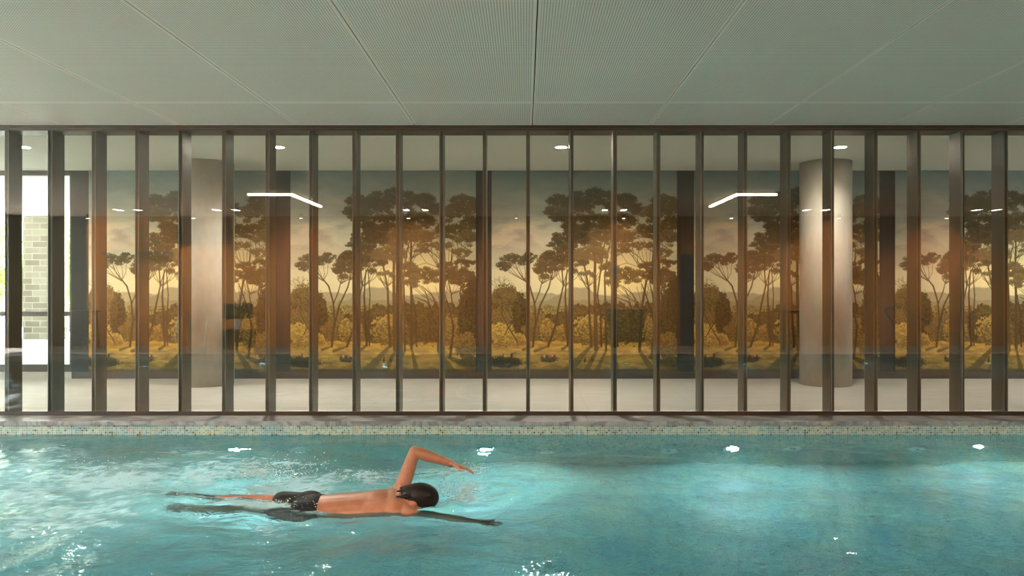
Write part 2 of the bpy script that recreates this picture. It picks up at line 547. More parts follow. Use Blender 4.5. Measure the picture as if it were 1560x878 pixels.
# hall walls
b = B(); b.box(-10.05, XR, YB - 0.2, YB, 0, ZC)
struct(b.done('wall_hall_rear', 'wood'))
b = B(); b.box(XL, -10.05, YB - 0.2, YB, 0, ZC)
struct(b.done('wall_hall_rear_shade', 'charcoal'))  # charcoal colour stands in for the unlit left end of the rear wall
b = B(); b.box(XR, XR + 0.2, YB - 0.2, YG + 0.24, -0.2, ZC)
struct(b.done('wall_right', 'charcoal'))
b = B()
b.box(XL - 0.2, XL, YB - 0.2, YB + 0.5, -0.2, ZC)
b.box(XL - 0.2, XL, YG - 0.5, YG + 0.24, -0.2, ZC)
b.box(XL - 0.2, XL, YB + 0.5, YG - 0.5, ZC - 0.12, ZC)
b.box(XL - 0.2, XL, YB + 0.5, YG - 0.5, -0.2, 0.03)
struct(b.done('wall_left', 'charcoal'))

# windows: end of hall
def window(idx, x0, x1, y0, y1, z0, z1, nmull, axis):
    t = empty('window_%d' % idx, ((x0 + x1) / 2, (y0 + y1) / 2, z0)); struct(t)
    f = B(); w = 0.05
    L0, L1 = (y0, y1) if axis == 'y' else (x0, x1)
    def bar(a0, a1, c0, c1, ww=0.035):
        if axis == 'y':
            f.box((x0 + x1) / 2 - ww, (x0 + x1) / 2 + ww, a0, a1, c0, c1)
        else:
            f.box(a0, a1, (y0 + y1) / 2 - ww, (y0 + y1) / 2 + ww, c0, c1)
    bar(L0, L1, z0, z0 + 0.07); bar(L0, L1, z1 - w, z1)
    for i in range(nmull + 1):
        a = L0 + (L1 - L0) * i / nmull
        a0 = max(L0, a - w / 2); a1 = min(L1, a + w / 2)
        if i == 0: a1 = L0 + w
        if i == nmull: a0 = L1 - w
        bar(a0, a1, z0 + 0.07, z1 - w, 0.034)
    o = f.done('window_frame', 'bronze'); o.parent = t; o.matrix_parent_inverse = Matrix.Translation(-t.location)
    g = B()
    if axis == 'y': g.box((x0 + x1) / 2 - 0.005, (x0 + x1) / 2 + 0.005, L0 + 0.01, L1 - 0.01, z0 + 0.01, z1 - 0.01)
    else: g.box(L0 + 0.01, L1 - 0.01, (y0 + y1) / 2 - 0.005, (y0 + y1) / 2 + 0.005, z0 + 0.01, z1 - 0.01)
    o = g.done('pane', 'glass'); o.parent = t; o.matrix_parent_inverse = Matrix.Translation(-t.location)
    return t


window(20, XL - 0.15, XL - 0.05, YB + 0.5, YG - 0.5, 0.03, ZC - 0.12, 6, 'y')
# gallery window at the left, seen through the screen
t = empty('window_21', ((ox0 + ox1) / 2, YW + 0.08, wz(567))); struct(t)
f = B()
zt = wz(262)
f.box(ox0, ox1, YW + 0.02, YW + 0.11, oz1, zt + 0.03)
f.box(ox0, ox1, YW + 0.02, YW + 0.11, wz(567), oz0)
f.box(ox0, ox1 - 0.03, YW + 0.03, YW + 0.10, wz(482), wz(475))
for px in (104.5, -62, -229, -396):
    f.box(wx(px), wx(px) + 0.045, YW + 0.025, YW + 0.105, oz0, oz1)
o = f.done('window_frame', 'bronze', t); o.matrix_parent_inverse = Matrix.Translation(-t.location)
g = B(); g.box(ox0 + 0.01, ox1 - 0.01, YW + 0.06, YW + 0.07, oz0 - 0.01, oz1 + 0.01)
o = g.done('pane', 'ar_glass', t); o.matrix_parent_inverse = Matrix.Translation(-t.location)

# ------------------------------------------------------------------ glazed screen
PITCH = 66.35 / F * YG
CX = (804.5 - 800) / F * YG
ZB = CAM_H - (627 - 442) / F * YG       # top of the bottom channel
ZH = CAM_H + (442 - 199) / F * YG       # underside of head beam
b = B()
b.box(XL, XR, YG - 0.012, YG + 0.016, 0.0, ZB)
struct(b.done('trim_4', 'bronze'))
b = B()
b.box(XL, XR, YG - 0.004, YG + 0.24, ZH, ZC + 0.10)
b.box(XL, XR, YG - 0.016, YG - 0.0045, ZH + 0.02, ZC - 0.012)
struct(b.done('trim_5', 'bronze'))
# glass panes with their joints at every third fin
k0, k1 = -25, 26
joint_k = list(range(-26, 27, 3))       # joints at k = -11,-8,-5,-2,1,4,7,10
joint_k = [k for k in range(-26, 28) if (k - 1) % 3 == 0]
wi = 1
for a, c in zip(joint_k[:-1], joint_k[1:]):
    xa = CX + a * PITCH - 0.012; xb = CX + c * PITCH - 0.012
    if xa < XL + 0.05 or xb > XR - 0.05: continue
    g = B(); g.box(xa + 0.0035, xb - 0.0035, YG, YG + 0.012, ZB - 0.01, ZH + 0.01)
    t = g.done('window_%d' % wi, 'glass'); struct(t)
    s = B(); s.box(xb - 0.0033, xb + 0.0033, YG + 0.001, YG + 0.011, ZB, ZH)
    s.done('joint_seal', 'grey_plastic', t)
    wi += 1
# fins
fb = B()
fb.box(-0.018, 0.018, 0.0, 0.20, 0, ZH, 0.0015, 0)
fb.box(-0.0205, -0.0125, -0.006, 0.0, 0, ZH, 0, 1)
fb.box(0.0125, 0.0205, -0.006, 0.0, 0, ZH, 0, 1)
bmesh.ops.recalc_face_normals(fb.bm, faces=fb.bm.faces[:])
fin_me = bpy.data.meshes.new('fin'); fb.bm.to_mesh(fin_me); fb.bm.free()
fin_me.materials.append(M['fin']); fin_me.materials.append(M['fin_edge'])
ordn = ['first', 'second', 'third', 'fourth', 'fifth', 'sixth', 'seventh', 'eighth', 'ninth', 'tenth', 'eleventh', 'twelfth']
for k in range(-25, 27):
    x = CX + k * PITCH + 0.0
    if x < XL + 0.1 or x > XR - 0.1: continue
    o = bpy.data.objects.new('vertical_fin', fin_me); COL.objects.link(o)
    o.location = (x, YG + 0.024, 0.0)
    if -12 <= k <= -1:
        lab = 'tall bronze-brown fin, %s from the left edge of the glazed screen' % ordn[k + 12]
    elif 0 <= k <= 11:
        lab = 'tall bronze-brown fin, %s from the right edge of the glazed screen' % ordn[11 - k]
    elif k < 0:
        lab = 'tall bronze-brown fin of the screen beyond the left edge of the photo'
    else:
        lab = 'tall bronze-brown fin of the screen beyond the right edge of the photo'
    tag(o, lab, 'fin', 'vertical fins of the glazed screen')

# ------------------------------------------------------------------ columns
for (px0, px1, lab) in ((280, 352, 'round pale concrete column near the outside window, left gallery'),
                        (1221, 1296, 'round pale concrete column at the right, beyond the screen')):
    yc = 9.86; r = 0.335
    xc = ((px0 + px1) / 2 - 800) / F * yc * 0.998
    b = B(); b.cyl((xc, yc, 0), (xc, yc, ZI), r, r, 64)
    o = b.done('concrete_column', 'concrete', smooth=False, loc=(xc, yc, 0))
    for p in o.data.polygons: p.use_smooth = abs(p.normal.z) < 0.5
    tag(o, lab, 'column', 'round concrete columns')

# ------------------------------------------------------------------ mural
def paint():
    W, H = 565, 615
    u, v = np.meshgrid(np.linspace(0, 282, W), np.linspace(0, 307, H))
    n1 = fbm(u / 22, v / 9, 4, 1); n2 = fbm(u / 5, v / 5, 4, 2); n3 = fbm(u / 2.2, v / 2.2, 3, 5)
    n4 = fbm(u / 1.1, v / 1.1, 2, 8)
    img = np.zeros((H, W, 3))
    # sky
    ks = [0, 40, 85, 130, 165, 200]
    cs = np.array([(112, 130, 128), (144, 154, 146), (172, 172, 156), (194, 188, 162), (206, 198, 162), (202, 194, 158)], float)
    for c in range(3): img[..., c] = np.interp(v + (n1 - 0.5) * 26, ks, cs[:, c])
    glow = np.exp(-((u - 190) / 85) ** 2 - ((v - 150) / 55) ** 2)
    img += glow[..., None] * np.array((42, 34, 2))
    cl = np.clip((fbm(u / 40, v / 13, 5, 11) - 0.52) * 5, 0, 1) * np.clip(1 - np.abs(v - 80) / 75, 0, 1)
    img += cl[..., None] * np.array((22, 16, 6))
    cl2 = np.clip((fbm(u / 34, v / 10, 5, 15) - 0.54) * 5, 0, 1) * np.clip(1 - np.abs(v - 100) / 80, 0, 1)
    img -= cl2[..., None] * np.array((18, 18, 10))
    # piled cloud bank at the left
    bank = (v > 118 - 22 * np.exp(-((u - 48) / 22) ** 2) + (n2 - 0.5) * 10) & (v < 150)
    img[bank] = img[bank] * 0.94

    def over(mask, col, a=1.0):
        m = np.clip(mask, 0, 1)[..., None] * a
        img[:] = img * (1 - m) + np.asarray(col, float) * m if not isinstance(col, np.ndarray) or col.ndim == 1 else img * (1 - m) + col * m

    def sm(x, w=1.0): return np.clip(x / w + 0.5, 0, 1)
    # far hills
    h1 = 190 - 5 * np.exp(-((u - 60) / 40) ** 2) - 12 * np.exp(-((u - 132) / 22) ** 4) - 6 * np.exp(-((u - 240) / 30) ** 2) + (vn(u / 9, 0 * u, 3) - 0.5) * 4
    over(sm(v - h1, 2), (158, 150, 118))
    h2 = 199 - 9 * np.exp(-((u - 106) / 16) ** 2) - 3 * np.exp(-((u - 180) / 40) ** 2) + (vn(u / 5, 0 * u, 4) - 0.5) * 3
    over(sm(v - h2, 2), (138, 130, 98))
    h3 = 206 + (vn(u / 4, 0 * u, 6) - 0.5) * 6
    f3 = np.array((122, 112, 66)) + (n3 - 0.5)[..., None] * np.array((110, 96, 60))
    over(sm(v - h3, 2), f3)
    # dark mid hedge
    h4 = 216 - 12 * sm(u - 125, 12) + (vn(u / 5, 0 * u, 9) - 0.5) * 10 + (n3 - 0.5) * 8
    f4 = np.array((74, 64, 32)) + (n3 - 0.5)[..., None] * np.array((70, 60, 34))
    over(sm(v - h4, 2), f4)
    # meadow
    g0 = 262 + (vn(u / 20, 0 * u, 12) - 0.5) * 6 - 3 * np.exp(-((u - 90) / 30) ** 2)
    gr = np.array((164, 130, 56)) + (fbm(u / 14, v / 3.5, 4, 21) - 0.5)[..., None] * np.array((96, 84, 40)) - np.clip((v - 272) / 35, 0, 1)[..., None] * np.array((56, 38, 12))
    over(sm(v - g0, 2), gr)
    # long tree shadows on the painted meadow
    def band(x0, y0, x1, y1, w0, w1, col, a, nz=0.6):
        dx, dy = x1 - x0, y1 - y0; L2 = dx * dx + dy * dy
        t = np.clip(((u - x0) * dx + (v - y0) * dy) / L2, 0, 1)
        d = np.hypot(u - (x0 + t * dx), v - (y0 + t * dy))
        w = w0 + (w1 - w0) * t
        over(sm(w / 2 - d + (n3 - 0.5) * nz * w * 0.4, 1.0), col, a)
    for s in ((150, 268, 118, 304, 4, 14), (162, 270, 143, 306, 4, 9), (174, 274, 160, 306, 3, 7), (184, 270, 192, 306, 3, 8), (226, 276, 246, 306, 5, 11),
              (240, 284, 275, 300, 5, 12), (86, 268, 66, 275, 2, 5), (116, 266, 108, 272, 3, 5), (63, 268, 48, 273, 2, 4)):
        band(*s, (72, 62, 20), 0.72)
    # shrubs
    def blob(cu, cv, ru, rv, col, hl=None, a=1.0, rag=0.9, lite=0.5):
        q = 1 - ((u - cu) / ru) ** 2 - ((v - cv) / rv) ** 2
        mk = sm(q + (n2 - 0.5) * rag + (n3 - 0.5) * rag * 0.9 + (n4 - 0.5) * 0.35, 0.16) * (q > -0.8)
        c = np.asarray(col, float) + (n3 - 0.5)[..., None] * np.array((46, 42, 26)) + (n4 - 0.5)[..., None] * 20
        if hl is not None:
            tt = np.clip((-(v - cv) / rv) * 0.5 + 0.35 + (n3 - 0.5) * 1.8, 0, 1)[..., None] * lite
            c = c * (1 - tt) + np.asarray(hl, float) * tt
        over(mk, c, a)
    blob(20, 204, 24, 32, (76, 68, 36), (118, 108, 62)); blob(44, 220, 12, 34, (48, 44, 20), (70, 66, 30))
    blob(12, 232, 20, 22, (92, 80, 40), (120, 104, 54)); blob(70, 232, 12, 20, (92, 80, 42), (130, 112, 60))
    blob(60, 246, 14, 16, (86, 70, 34), (120, 98, 48))
    blob(15, 252, 20, 20, (120, 98, 46), (196, 164, 86), lite=0.8); blob(40, 258, 14, 10, (124, 98, 46), (176, 146, 76), lite=0.8)
    blob(86, 244, 13, 18, (104, 84, 38), (168, 138, 66), lite=0.8); blob(107, 248, 11, 14, (98, 80, 36), (158, 130, 62), lite=0.8)
    blob(120, 236, 10, 22, (60, 54, 24), (82, 72, 34))
    blob(152, 244, 28, 24, (92, 76, 34), (186, 158, 82), lite=0.75); blob(182, 250, 12, 16, (84, 68, 32), (150, 126, 64), lite=0.7)
    blob(212, 236, 34, 28, (70, 58, 26), (96, 80, 38)); blob(247, 246, 16, 26, (96, 78, 38), (156, 130, 68), lite=0.7)
    blob(272, 225, 18, 58, (50, 46, 22), (80, 72, 34)); blob(268, 268, 18, 20, (84, 70, 34), (126, 104, 52), lite=0.7)
    blob(276, 190, 12, 34, (52, 46, 24), (76, 68, 36), rag=1.4)
    # trunks and limbs
    def limb(pts, w0, w1, col=(62, 50, 28), a=0.95):
        n = len(pts) - 1
        for i in range(n):
            (x0, y0), (x1, y1) = pts[i], pts[i + 1]
            band(x0, y0, x1, y1, w0 + (w1 - w0) * i / n, w0 + (w1 - w0) * (i + 1) / n, col, a, 0.3)
    rs = random.Random(5)
    def fan(x, y, ang, ln, w, dep, col=(66, 54, 32), spread=0.42):
        pts = [(x, y)]; a = ang; cx, cy = x, y
        for i in range(3):
            a += rs.uniform(-0.18, 0.18); cx += math.sin(a) * ln / 3; cy -= math.cos(a) * ln / 3; pts.append((cx, cy))
        limb(pts, w, w * 0.62, col)
        if dep > 0:
            for s in (-1, 1) if dep < 3 else (-1, 0.1, 1):
                fan(cx, cy, a + s * spread * rs.uniform(0.6, 1.2), ln * 0.68, w * 0.58, dep - 1, col, spread)
    limb([(63, 268), (67, 228), (65, 200), (58, 176), (50, 166)], 3.2, 1.8); fan(50, 166, -0.75, 18, 1.5, 2)
    limb([(65, 204), (73, 184), (77, 168)], 1.8, 1.1); fan(77, 168, 0.1, 13, 1.0, 2)
    limb([(66, 240), (74, 206), (87, 178), (92, 158)], 2.8, 1.5); fan(92, 158, 0.0, 14, 1.2, 2)
    limb([(86, 268), (96, 240), (103, 202), (109, 176), (107, 150)], 3.6, 1.6); fan(107, 150, -0.2, 16, 1.2, 2); fan(109, 176, 0.35, 24, 1.3, 2)
    limb([(116, 266), (114, 232), (112, 190), (114, 160)], 3.6, 1.8, (54, 44, 26)); fan(114, 160, 0.1, 22, 1.4, 3)
    limb([(120, 266), (119, 230), (121, 190), (118, 150)], 2.4, 1.2)
    limb([(152, 268), (149, 224), (148, 180), (142, 150), (138, 118)], 4.0, 1.8); fan(148, 182, -0.5, 30, 1.5, 3)
    limb([(159, 272), (158, 220), (157, 160), (158, 110)], 6.4, 3.0, (74, 58, 32)); fan(158, 130, 0.4, 26, 1.6, 3); fan(158, 140, -0.4, 26, 1.6, 3)
    limb([(167, 268), (166, 224), (161, 190), (166, 150), (172, 110)], 3.0, 1.6); limb([(174, 274), (173, 205), (172, 160), (178, 118)], 3.4, 1.6, (74, 60, 34)); fan(178, 120, 0.3, 22, 1.2, 2)
    limb([(184, 270), (184, 200), (183, 140), (184, 96)], 4.6, 2.0, (70, 56, 32)); fan(184, 118, 0.7, 26, 1.2, 3); fan(184, 112, -0.3, 20, 1.2, 2)
    limb([(192, 268), (190, 220), (186, 190)], 2.6, 1.4)
    limb([(225, 274), (228, 214), (235, 170), (244, 150), (246, 120)], 4.4, 1.4); limb([(228, 216), (214, 188), (200, 176)], 2.0, 0.9); fan(235, 170, -0.5, 26, 1.1, 3)
    limb([(217, 220), (208, 200), (190, 193)], 2.4, 0.9); limb([(213, 208), (205, 184), (196, 174)], 1.4, 0.7); fan(243, 152, -0.75, 44, 1.1, 3, spread=0.5)
    limb([(243, 285), (248, 240), (243, 214), (235, 190), (228, 172)], 3.6, 1.2); limb([(248, 218), (244, 184), (240, 168)], 2.2, 1.0)
    limb([(262, 216), (258, 186), (262, 160)], 2.6, 1.2); fan(262, 162, -0.1, 24, 1.2, 3); fan(270, 120, -0.9, 36, 1.0, 3)
    limb([(12, 210), (24, 236), (40, 262)], 1.4, 2.2, (70, 58, 34)); limb([(43, 206), (30, 232), (20, 250)], 1.4, 1.4)
    fan(20, 214, 0.1, 22, 1.2, 3, (96, 84, 50))
    # crowns
    K = (66, 66, 46); KH = (110, 106, 76); Bn = (104, 90, 58); BH = (144, 128, 86)
    rc = random.Random(9)
    def tuft(cu, cv, ru, rv, col, hl, lite):
        i0, i1 = max(0, int((cv - rv * 1.7) * 2)), min(H, int((cv + rv * 1.7) * 2) + 1)
        j0, j1 = max(0, int((cu - ru * 1.7) * 2)), min(W, int((cu + ru * 1.7) * 2) + 1)
        if i1 <= i0 or j1 <= j0: return
        uu, vv = u[i0:i1, j0:j1], v[i0:i1, j0:j1]
        a3, a4, a2 = n3[i0:i1, j0:j1], n4[i0:i1, j0:j1], n2[i0:i1, j0:j1]
        q_ = 1 - ((uu - cu) / ru) ** 2 - ((vv - cv) / rv) ** 2
        under = np.clip((vv - cv) / rv, 0, 1)
        mk = np.clip((q_ + (a2 - 0.5) * 0.7 + (a3 - 0.5) * 1.5 + (a4 - 0.5) * 1.1 - under * 0.35) / 0.5 + 0.35, 0, 1)
        tt = np.clip(-(vv - cv) / rv * 0.7 + 0.2 + (a3 - 0.5) * 1.6, 0, 1)[..., None] * lite
        c_ = (np.asarray(col, float) + (a4 - 0.5)[..., None] * 26) * (1 - tt) + np.asarray(hl, float) * tt
        m_ = (mk * 0.9)[..., None]
        img[i0:i1, j0:j1] = img[i0:i1, j0:j1] * (1 - m_) + c_ * m_
    def crown(cu, cv, ru, rv, col=K, hl=KH, lite=0.5, rag=0.75):
        n_ = int(9 + ru * rv * 0.17)
        spots_ = []
        for _ in range(n_):
            a_ = rc.uniform(0, 2 * PI); q_ = math.sqrt(rc.random()) * 0.92
            du, dv = q_ * math.cos(a_), q_ * math.sin(a_)
            if dv > 0.25 and rc.random() < 0.72: continue
            spots_.append((du, dv))
        spots_.sort(key=lambda p_: p_[1] * -1)
        for du, dv in spots_:
            s_ = rc.uniform(0.75, 1.3) * min(1.0, 0.35 + rv / 16)
            k_ = 1 + 0.12 * (rc.random() - 0.5)
            tuft(cu + du * ru, cv + dv * rv, 6.4 * s_, 4.0 * s_, tuple(x_ * k_ for x_ in col), hl, lite)
    crown(155, 46, 38, 19); crown(128, 54, 24, 16); crown(202, 46, 14, 11); crown(216, 57, 13, 9)
    crown(100, 50, 15, 13); crown(96, 66, 12, 11); crown(110, 68, 12, 10, rag=1.1)
    crown(150, 86, 44, 20, (70, 62, 38)); crown(190, 78, 28, 14, (76, 66, 40)); crown(170, 104, 46, 15, Bn, BH); crown(120, 104, 26, 16, (72, 62, 38))
    crown(98, 113, 15, 8); crown(118, 134, 28, 22, (76, 64, 38)); crown(92, 136, 17, 14, (66, 58, 34)); crown(150, 130, 26, 14, Bn, BH, rag=1.1)
    crown(82, 150, 18, 13, (76, 66, 42)); crown(35, 137, 25, 9); crown(18, 146, 10, 7); crown(60, 130, 10, 5, rag=1.1)
    crown(262, 56, 24, 18, (84, 74, 46), (112, 100, 64)); crown(238, 66, 10, 12, (92, 82, 52), (120, 106, 66), rag=1.1); crown(272, 80, 14, 12, (84, 74, 46), rag=1.2)
    crown(244, 92, 26, 11, (84, 72, 42), BH); crown(206, 100, 20, 8, Bn, BH); crown(268, 104, 16, 12, Bn, BH, rag=1.1)
    crown(226, 114, 23, 6, Bn, BH, rag=1.0); crown(200, 122, 12, 5, Bn, BH, rag=1.2); crown(178, 148, 14, 8, Bn, BH, rag=1.1); crown(262, 126, 14, 6, Bn, BH, rag=1.1)
    crown(266, 141, 16, 6, (70, 60, 34)); crown(240, 146, 14, 6, (80, 68, 38)); crown(206, 160, 34, 12, (92, 76, 42), BH); crown(256, 160, 26, 12, (72, 60, 32)); crown(186, 168, 12, 10, Bn, BH, rag=1.0)
    crown(148, 158, 16, 6, Bn, BH, rag=1.1)
    # fine radiating twigs under the open crowns
    for (tx, ty, cu, cv, ru, rv) in ((50, 168, 35, 139, 24, 8), (77, 172, 84, 152, 16, 10), (92, 166, 92, 142, 16, 10), (112, 176, 116, 146, 24, 12),
                                     (148, 176, 148, 150, 22, 10), (172, 150, 176, 122, 22, 8), (184, 134, 200, 106, 22, 8), (236, 152, 228, 118, 24, 6),
                                     (228, 206, 208, 170, 34, 10), (246, 188, 256, 168, 24, 8), (262, 170, 266, 146, 16, 6), (256, 130, 246, 100, 26, 8), (270, 108, 268, 84, 14, 9)):
        for k in range(7):
            a_ = -1 + 2 * (k + rs.uniform(-0.3, 0.3)) / 6.0
            ex, ey = cu + a_ * ru * 0.9, cv + rv * (0.8 - 0.5 * a_ * a_)
            mx_, my_ = (tx * 0.5 + ex * 0.5) + a_ * 2.5, ty * 0.5 + ey * 0.5 + 1.5
            limb([(tx, ty), (mx_, my_), (ex, ey)], 1.0, 0.5, (84, 72, 46), 0.85)
    # rocks and small figures
    blob(18, 292, 30, 8, (44, 40, 18), (66, 58, 26)); blob(88, 287, 14, 5, (70, 50, 24), (120, 92, 46)); blob(280, 292, 26, 8, (58, 50, 20), (76, 66, 28))
    def fig(x, y, c1, c2=(52, 40, 26), s=1.0):
        band(x, y + 4 * s, x + 0.6, y - 1 * s, 2.6 * s, 2.0 * s, c1, 1, 0.2); band(x + 0.4, y - 2.4 * s, x + 0.5, y - 3.2 * s, 1.4 * s, 1.3 * s, (150, 110, 70), 1, 0.1)
        band(x, y + 6 * s, x, y + 3 * s, 2.4 * s, 2.4 * s, c2, 1, 0.2)
    fig(14, 280, (150, 130, 90)); fig(17, 281, (90, 60, 36)); fig(30, 281, (44, 38, 26), s=1.5); band(31, 279, 37, 277, 1.2, 0.8, (44, 38, 26), 1)
    for i, x in enumerate((76, 80, 84, 88, 92, 95)):
        fig(x, 282 + (i % 2), [(120, 70, 40), (170, 150, 110), (80, 56, 36), (150, 110, 70), (180, 160, 120), (96, 44, 30)][i], s=0.9 + 0.2 * (i % 2))
    fig(142, 285, (90, 50, 30)); fig(153, 283, (96, 60, 36), s=1.1)
    band(0, 306, 282, 306, 7, 7, (52, 50, 26), 0.7, 1.5)
    img = np.clip(img, 0, 255)
    return img, W, H


img, W, H = paint()
pw = wx(725) - wx(443); z0, z1 = wz(567), wz(260) - 0.004
gx, gz = np.meshgrid(np.linspace(0, pw, W), np.linspace(z1, z0, H))
co = np.zeros((W * H + 4, 3)); co[:W * H, 0] = gx.ravel(); co[:W * H, 2] = gz.ravel()
co[W * H:] = [(0, 0.012, z1), (pw, 0.012, z1), (pw, 0.012, z0), (0, 0.012, z0)]
ii = np.arange((H - 1) * (W - 1)); r_, c_ = ii // (W - 1), ii % (W - 1)
q = np.stack([r_ * W + c_, (r_ + 1) * W + c_, (r_ + 1) * W + c_ + 1, r_ * W + c_ + 1], 1)
T = W * H; cn = [0, W - 1, W * H - 1, W * (H - 1)]
side = np.array([[cn[0], cn[1], T + 1, T], [cn[1], cn[2], T + 2, T + 1], [cn[2], cn[3], T + 3, T + 2], [cn[3], cn[0], T, T + 3]])
q = np.concatenate([q, side])


def mesh_np(name, co, q):
    me = bpy.data.meshes.new(name)
    me.vertices.add(len(co)); me.vertices.foreach_set('co', co.astype(np.float32).ravel())
    me.loops.add(q.size); me.loops.foreach_set('vertex_index', q.astype(np.int32).ravel())
    me.polygons.add(len(q)); me.polygons.foreach_set('loop_start', (np.arange(len(q)) * 4).astype(np.int32))
    me.polygons.foreach_set('loop_total', np.full(len(q), 4, np.int32))
    me.update(calc_edges=True); me.validate()
    return me


mme = mesh_np('mural', co, q)
ca = mme.color_attributes.new('paint', 'FLOAT_COLOR', 'POINT')
cc = np.ones((len(co), 4)); cc[:W * H, :3] = lin(img.reshape(-1, 3)); cc[W * H:, :3] = lin((90, 84, 60))
ca.data.foreach_set('color', cc.astype(np.float32).ravel())
mme.materials.append(M['mural'])
for px, lab in ((136, 'landscape mural of umbrella pines nearest the outside window, partly behind a column'),
                (443, 'landscape mural of umbrella pines, second from the left, between two dark strips'),
                (749, 'landscape mural of umbrella pines in the middle of the rear wall'),
                (1057, 'landscape mural of umbrella pines crossed by the right concrete column'),
                (1363, 'landscape mural of umbrella pines at the right edge of the photo')):
    o = bpy.data.objects.new('mural_panel', mme); COL.objects.link(o)
    o.location = (wx(px), YW - 0.013, 0)
    tag(o, lab, 'mural', 'landscape murals on the gallery wall')

# ------------------------------------------------------------------ water
def water():
    dx = 0.024
    xs = np.arange(PL + 0.001, PR, dx); xs = np.append(xs, PR - 0.001)
    ys = np.arange(YN + 0.001, YT - 0.002, dx); ys = np.append(ys, YT - 0.001)
    X, Y = np.meshgrid(xs, ys)
    # rough on the left where the swimmer has been, calm on the right
    left = 1 / (1 + np.exp((X + 0.9) / 0.55))
    sw = np.exp(-((X + 1.4) / 1.3) ** 2 - ((Y - 4.9) / 0.6) ** 2)
    chop = np.clip(0.10 + 0.55 * left + 0.4 * sw, 0, 1)
    rs = np.random.RandomState(11)
    Z = np.zeros_like(X)
    for i in range(34):
        lam = 0.22 * 1.085 ** i
        a = rs.uniform(0, 2 * PI); ph = rs.uniform(0, 2 * PI)
        k = 2 * PI / lam
        wob = 1.3 * (vn(X * 0.9 + i, Y * 0.9, i) - 0.5)
        Z += 0.0045 * lam ** 1.0 * np.sin(k * (X * math.cos(a) + Y * math.sin(a)) + ph + 3 * wob)
    edge = np.clip((YT - Y) / 0.5, 0.15, 1)
    Z *= (0.15 + 1.1 * chop) * edge
    # bow wave and wake of the swimmer
    hx, hy = -0.58, 4.87
    d = np.hypot(X - hx, Y - hy)
    Z += 0.012 * np.exp(-(d - 0.10) ** 2 / 0.006) + 0.004 * np.sin(d * 28) * np.exp(-d / 0.35)
    Z += 0.035 * (fbm(X * 5, Y * 7, 3, 31) - 0.5) * sw
    for (cx_, cy_) in ((-0.34, 5.05), (-2.35, 4.95)):
        d = np.hypot(X - cx_, Y - cy_)
        Z += 0.008 * np.sin(d * 34) * np.exp(-d / 0.22)
    # foam
    foam = np.zeros_like(X)
    st = fbm(X * 9, Y * 22, 4, 41); st2 = fbm(X * 24, Y * 46, 3, 45)
    def patch(px, py, rx, ry, amt, thr, soft=0.10, milky=0.0):
        cx_, cy_ = hit(px, py)
        gx_ = rx / F * cy_; gy_ = ry * cy_ ** 2 / (F * (CAM_H - ZW))
        e = np.exp(-((X - cx_) / gx_) ** 2 - ((Y - cy_) / gy_) ** 2)
        s = np.clip((0.6 * st + 0.4 * st2 + 0.25 * e - thr) / soft, 0, 1)
        return np.clip(amt * s * np.clip(e * 1.6, 0, 1) + milky * e * (0.5 + st), 0, 1)
    P = ((165, 732, 95, 24, 0.8, 0.62, 0.14, 0.75), (60, 745, 120, 40, 0.7, 0.68, 0.14, 0.40), (110, 790, 150, 34, 0.5, 0.70, 0.10, 0.30), (300, 725, 70, 16, 0.7, 0.66, 0.10, 0.22), (20, 720, 60, 26, 0.6, 0.68, 0.12, 0.35), (380, 715, 110, 18, 1.0, 0.68, 0.08, 0.05),
         (440, 738, 60, 18, 1.0, 0.58, 0.1, 0.55), (560, 722, 70, 16, 0.8, 0.70, 0.08, 0.04), (700, 716, 50, 7, 1.0, 0.60, 0.08, 0.0),
         (700, 748, 42, 16, 1.0, 0.64, 0.08, 0.06), (400, 773, 90, 4, 1.0, 0.52, 0.1, 0.1), (350, 762, 80, 9, 0.9, 0.66, 0.1, 0.0),
         (420, 800, 40, 12, 0.7, 0.70, 0.08, 0.0), (100, 800, 70, 12, 0.6, 0.72, 0.08, 0.0), (60, 690, 70, 10, 0.6, 0.70, 0.08, 0.10),
         (590, 760, 60, 12, 0.6, 0.72, 0.08, 0.0), (300, 690, 60, 10, 0.5, 0.72, 0.08, 0.0), (250, 760, 60, 12, 0.5, 0.66, 0.1, 0.12))
    for p in P: foam = np.maximum(foam, patch(*p))
    Z += foam * 0.012 * st2
    co = np.stack([X.ravel(), Y.ravel(), (Z + ZW).ravel()], 1)
    w, h = len(xs), len(ys)
    ii = np.arange((h - 1) * (w - 1)); r, c = ii // (w - 1), ii % (w - 1)
    q = np.stack([r * w + c, r * w + c + 1, (r + 1) * w + c + 1, (r + 1) * w + c], 1)
    me = mesh_np('water', co, q)
    for nm, arr in (('foam', foam), ('chop', chop)):
        a = me.attributes.new(nm, 'FLOAT', 'POINT'); a.data.foreach_set('value', arr.ravel().astype(np.float32))
    me.polygons.foreach_set('use_smooth', [True] * len(me.polygons))
    return me, (xs, ys, Z + ZW, foam)


wme, (wxs, wys, WZ, WF) = water()
wo = link('pool_water', wme, 'water')
tag(wo, 'clear blue-green pool water, rippled and foamy around the swimmer', 'water', kind='stuff')

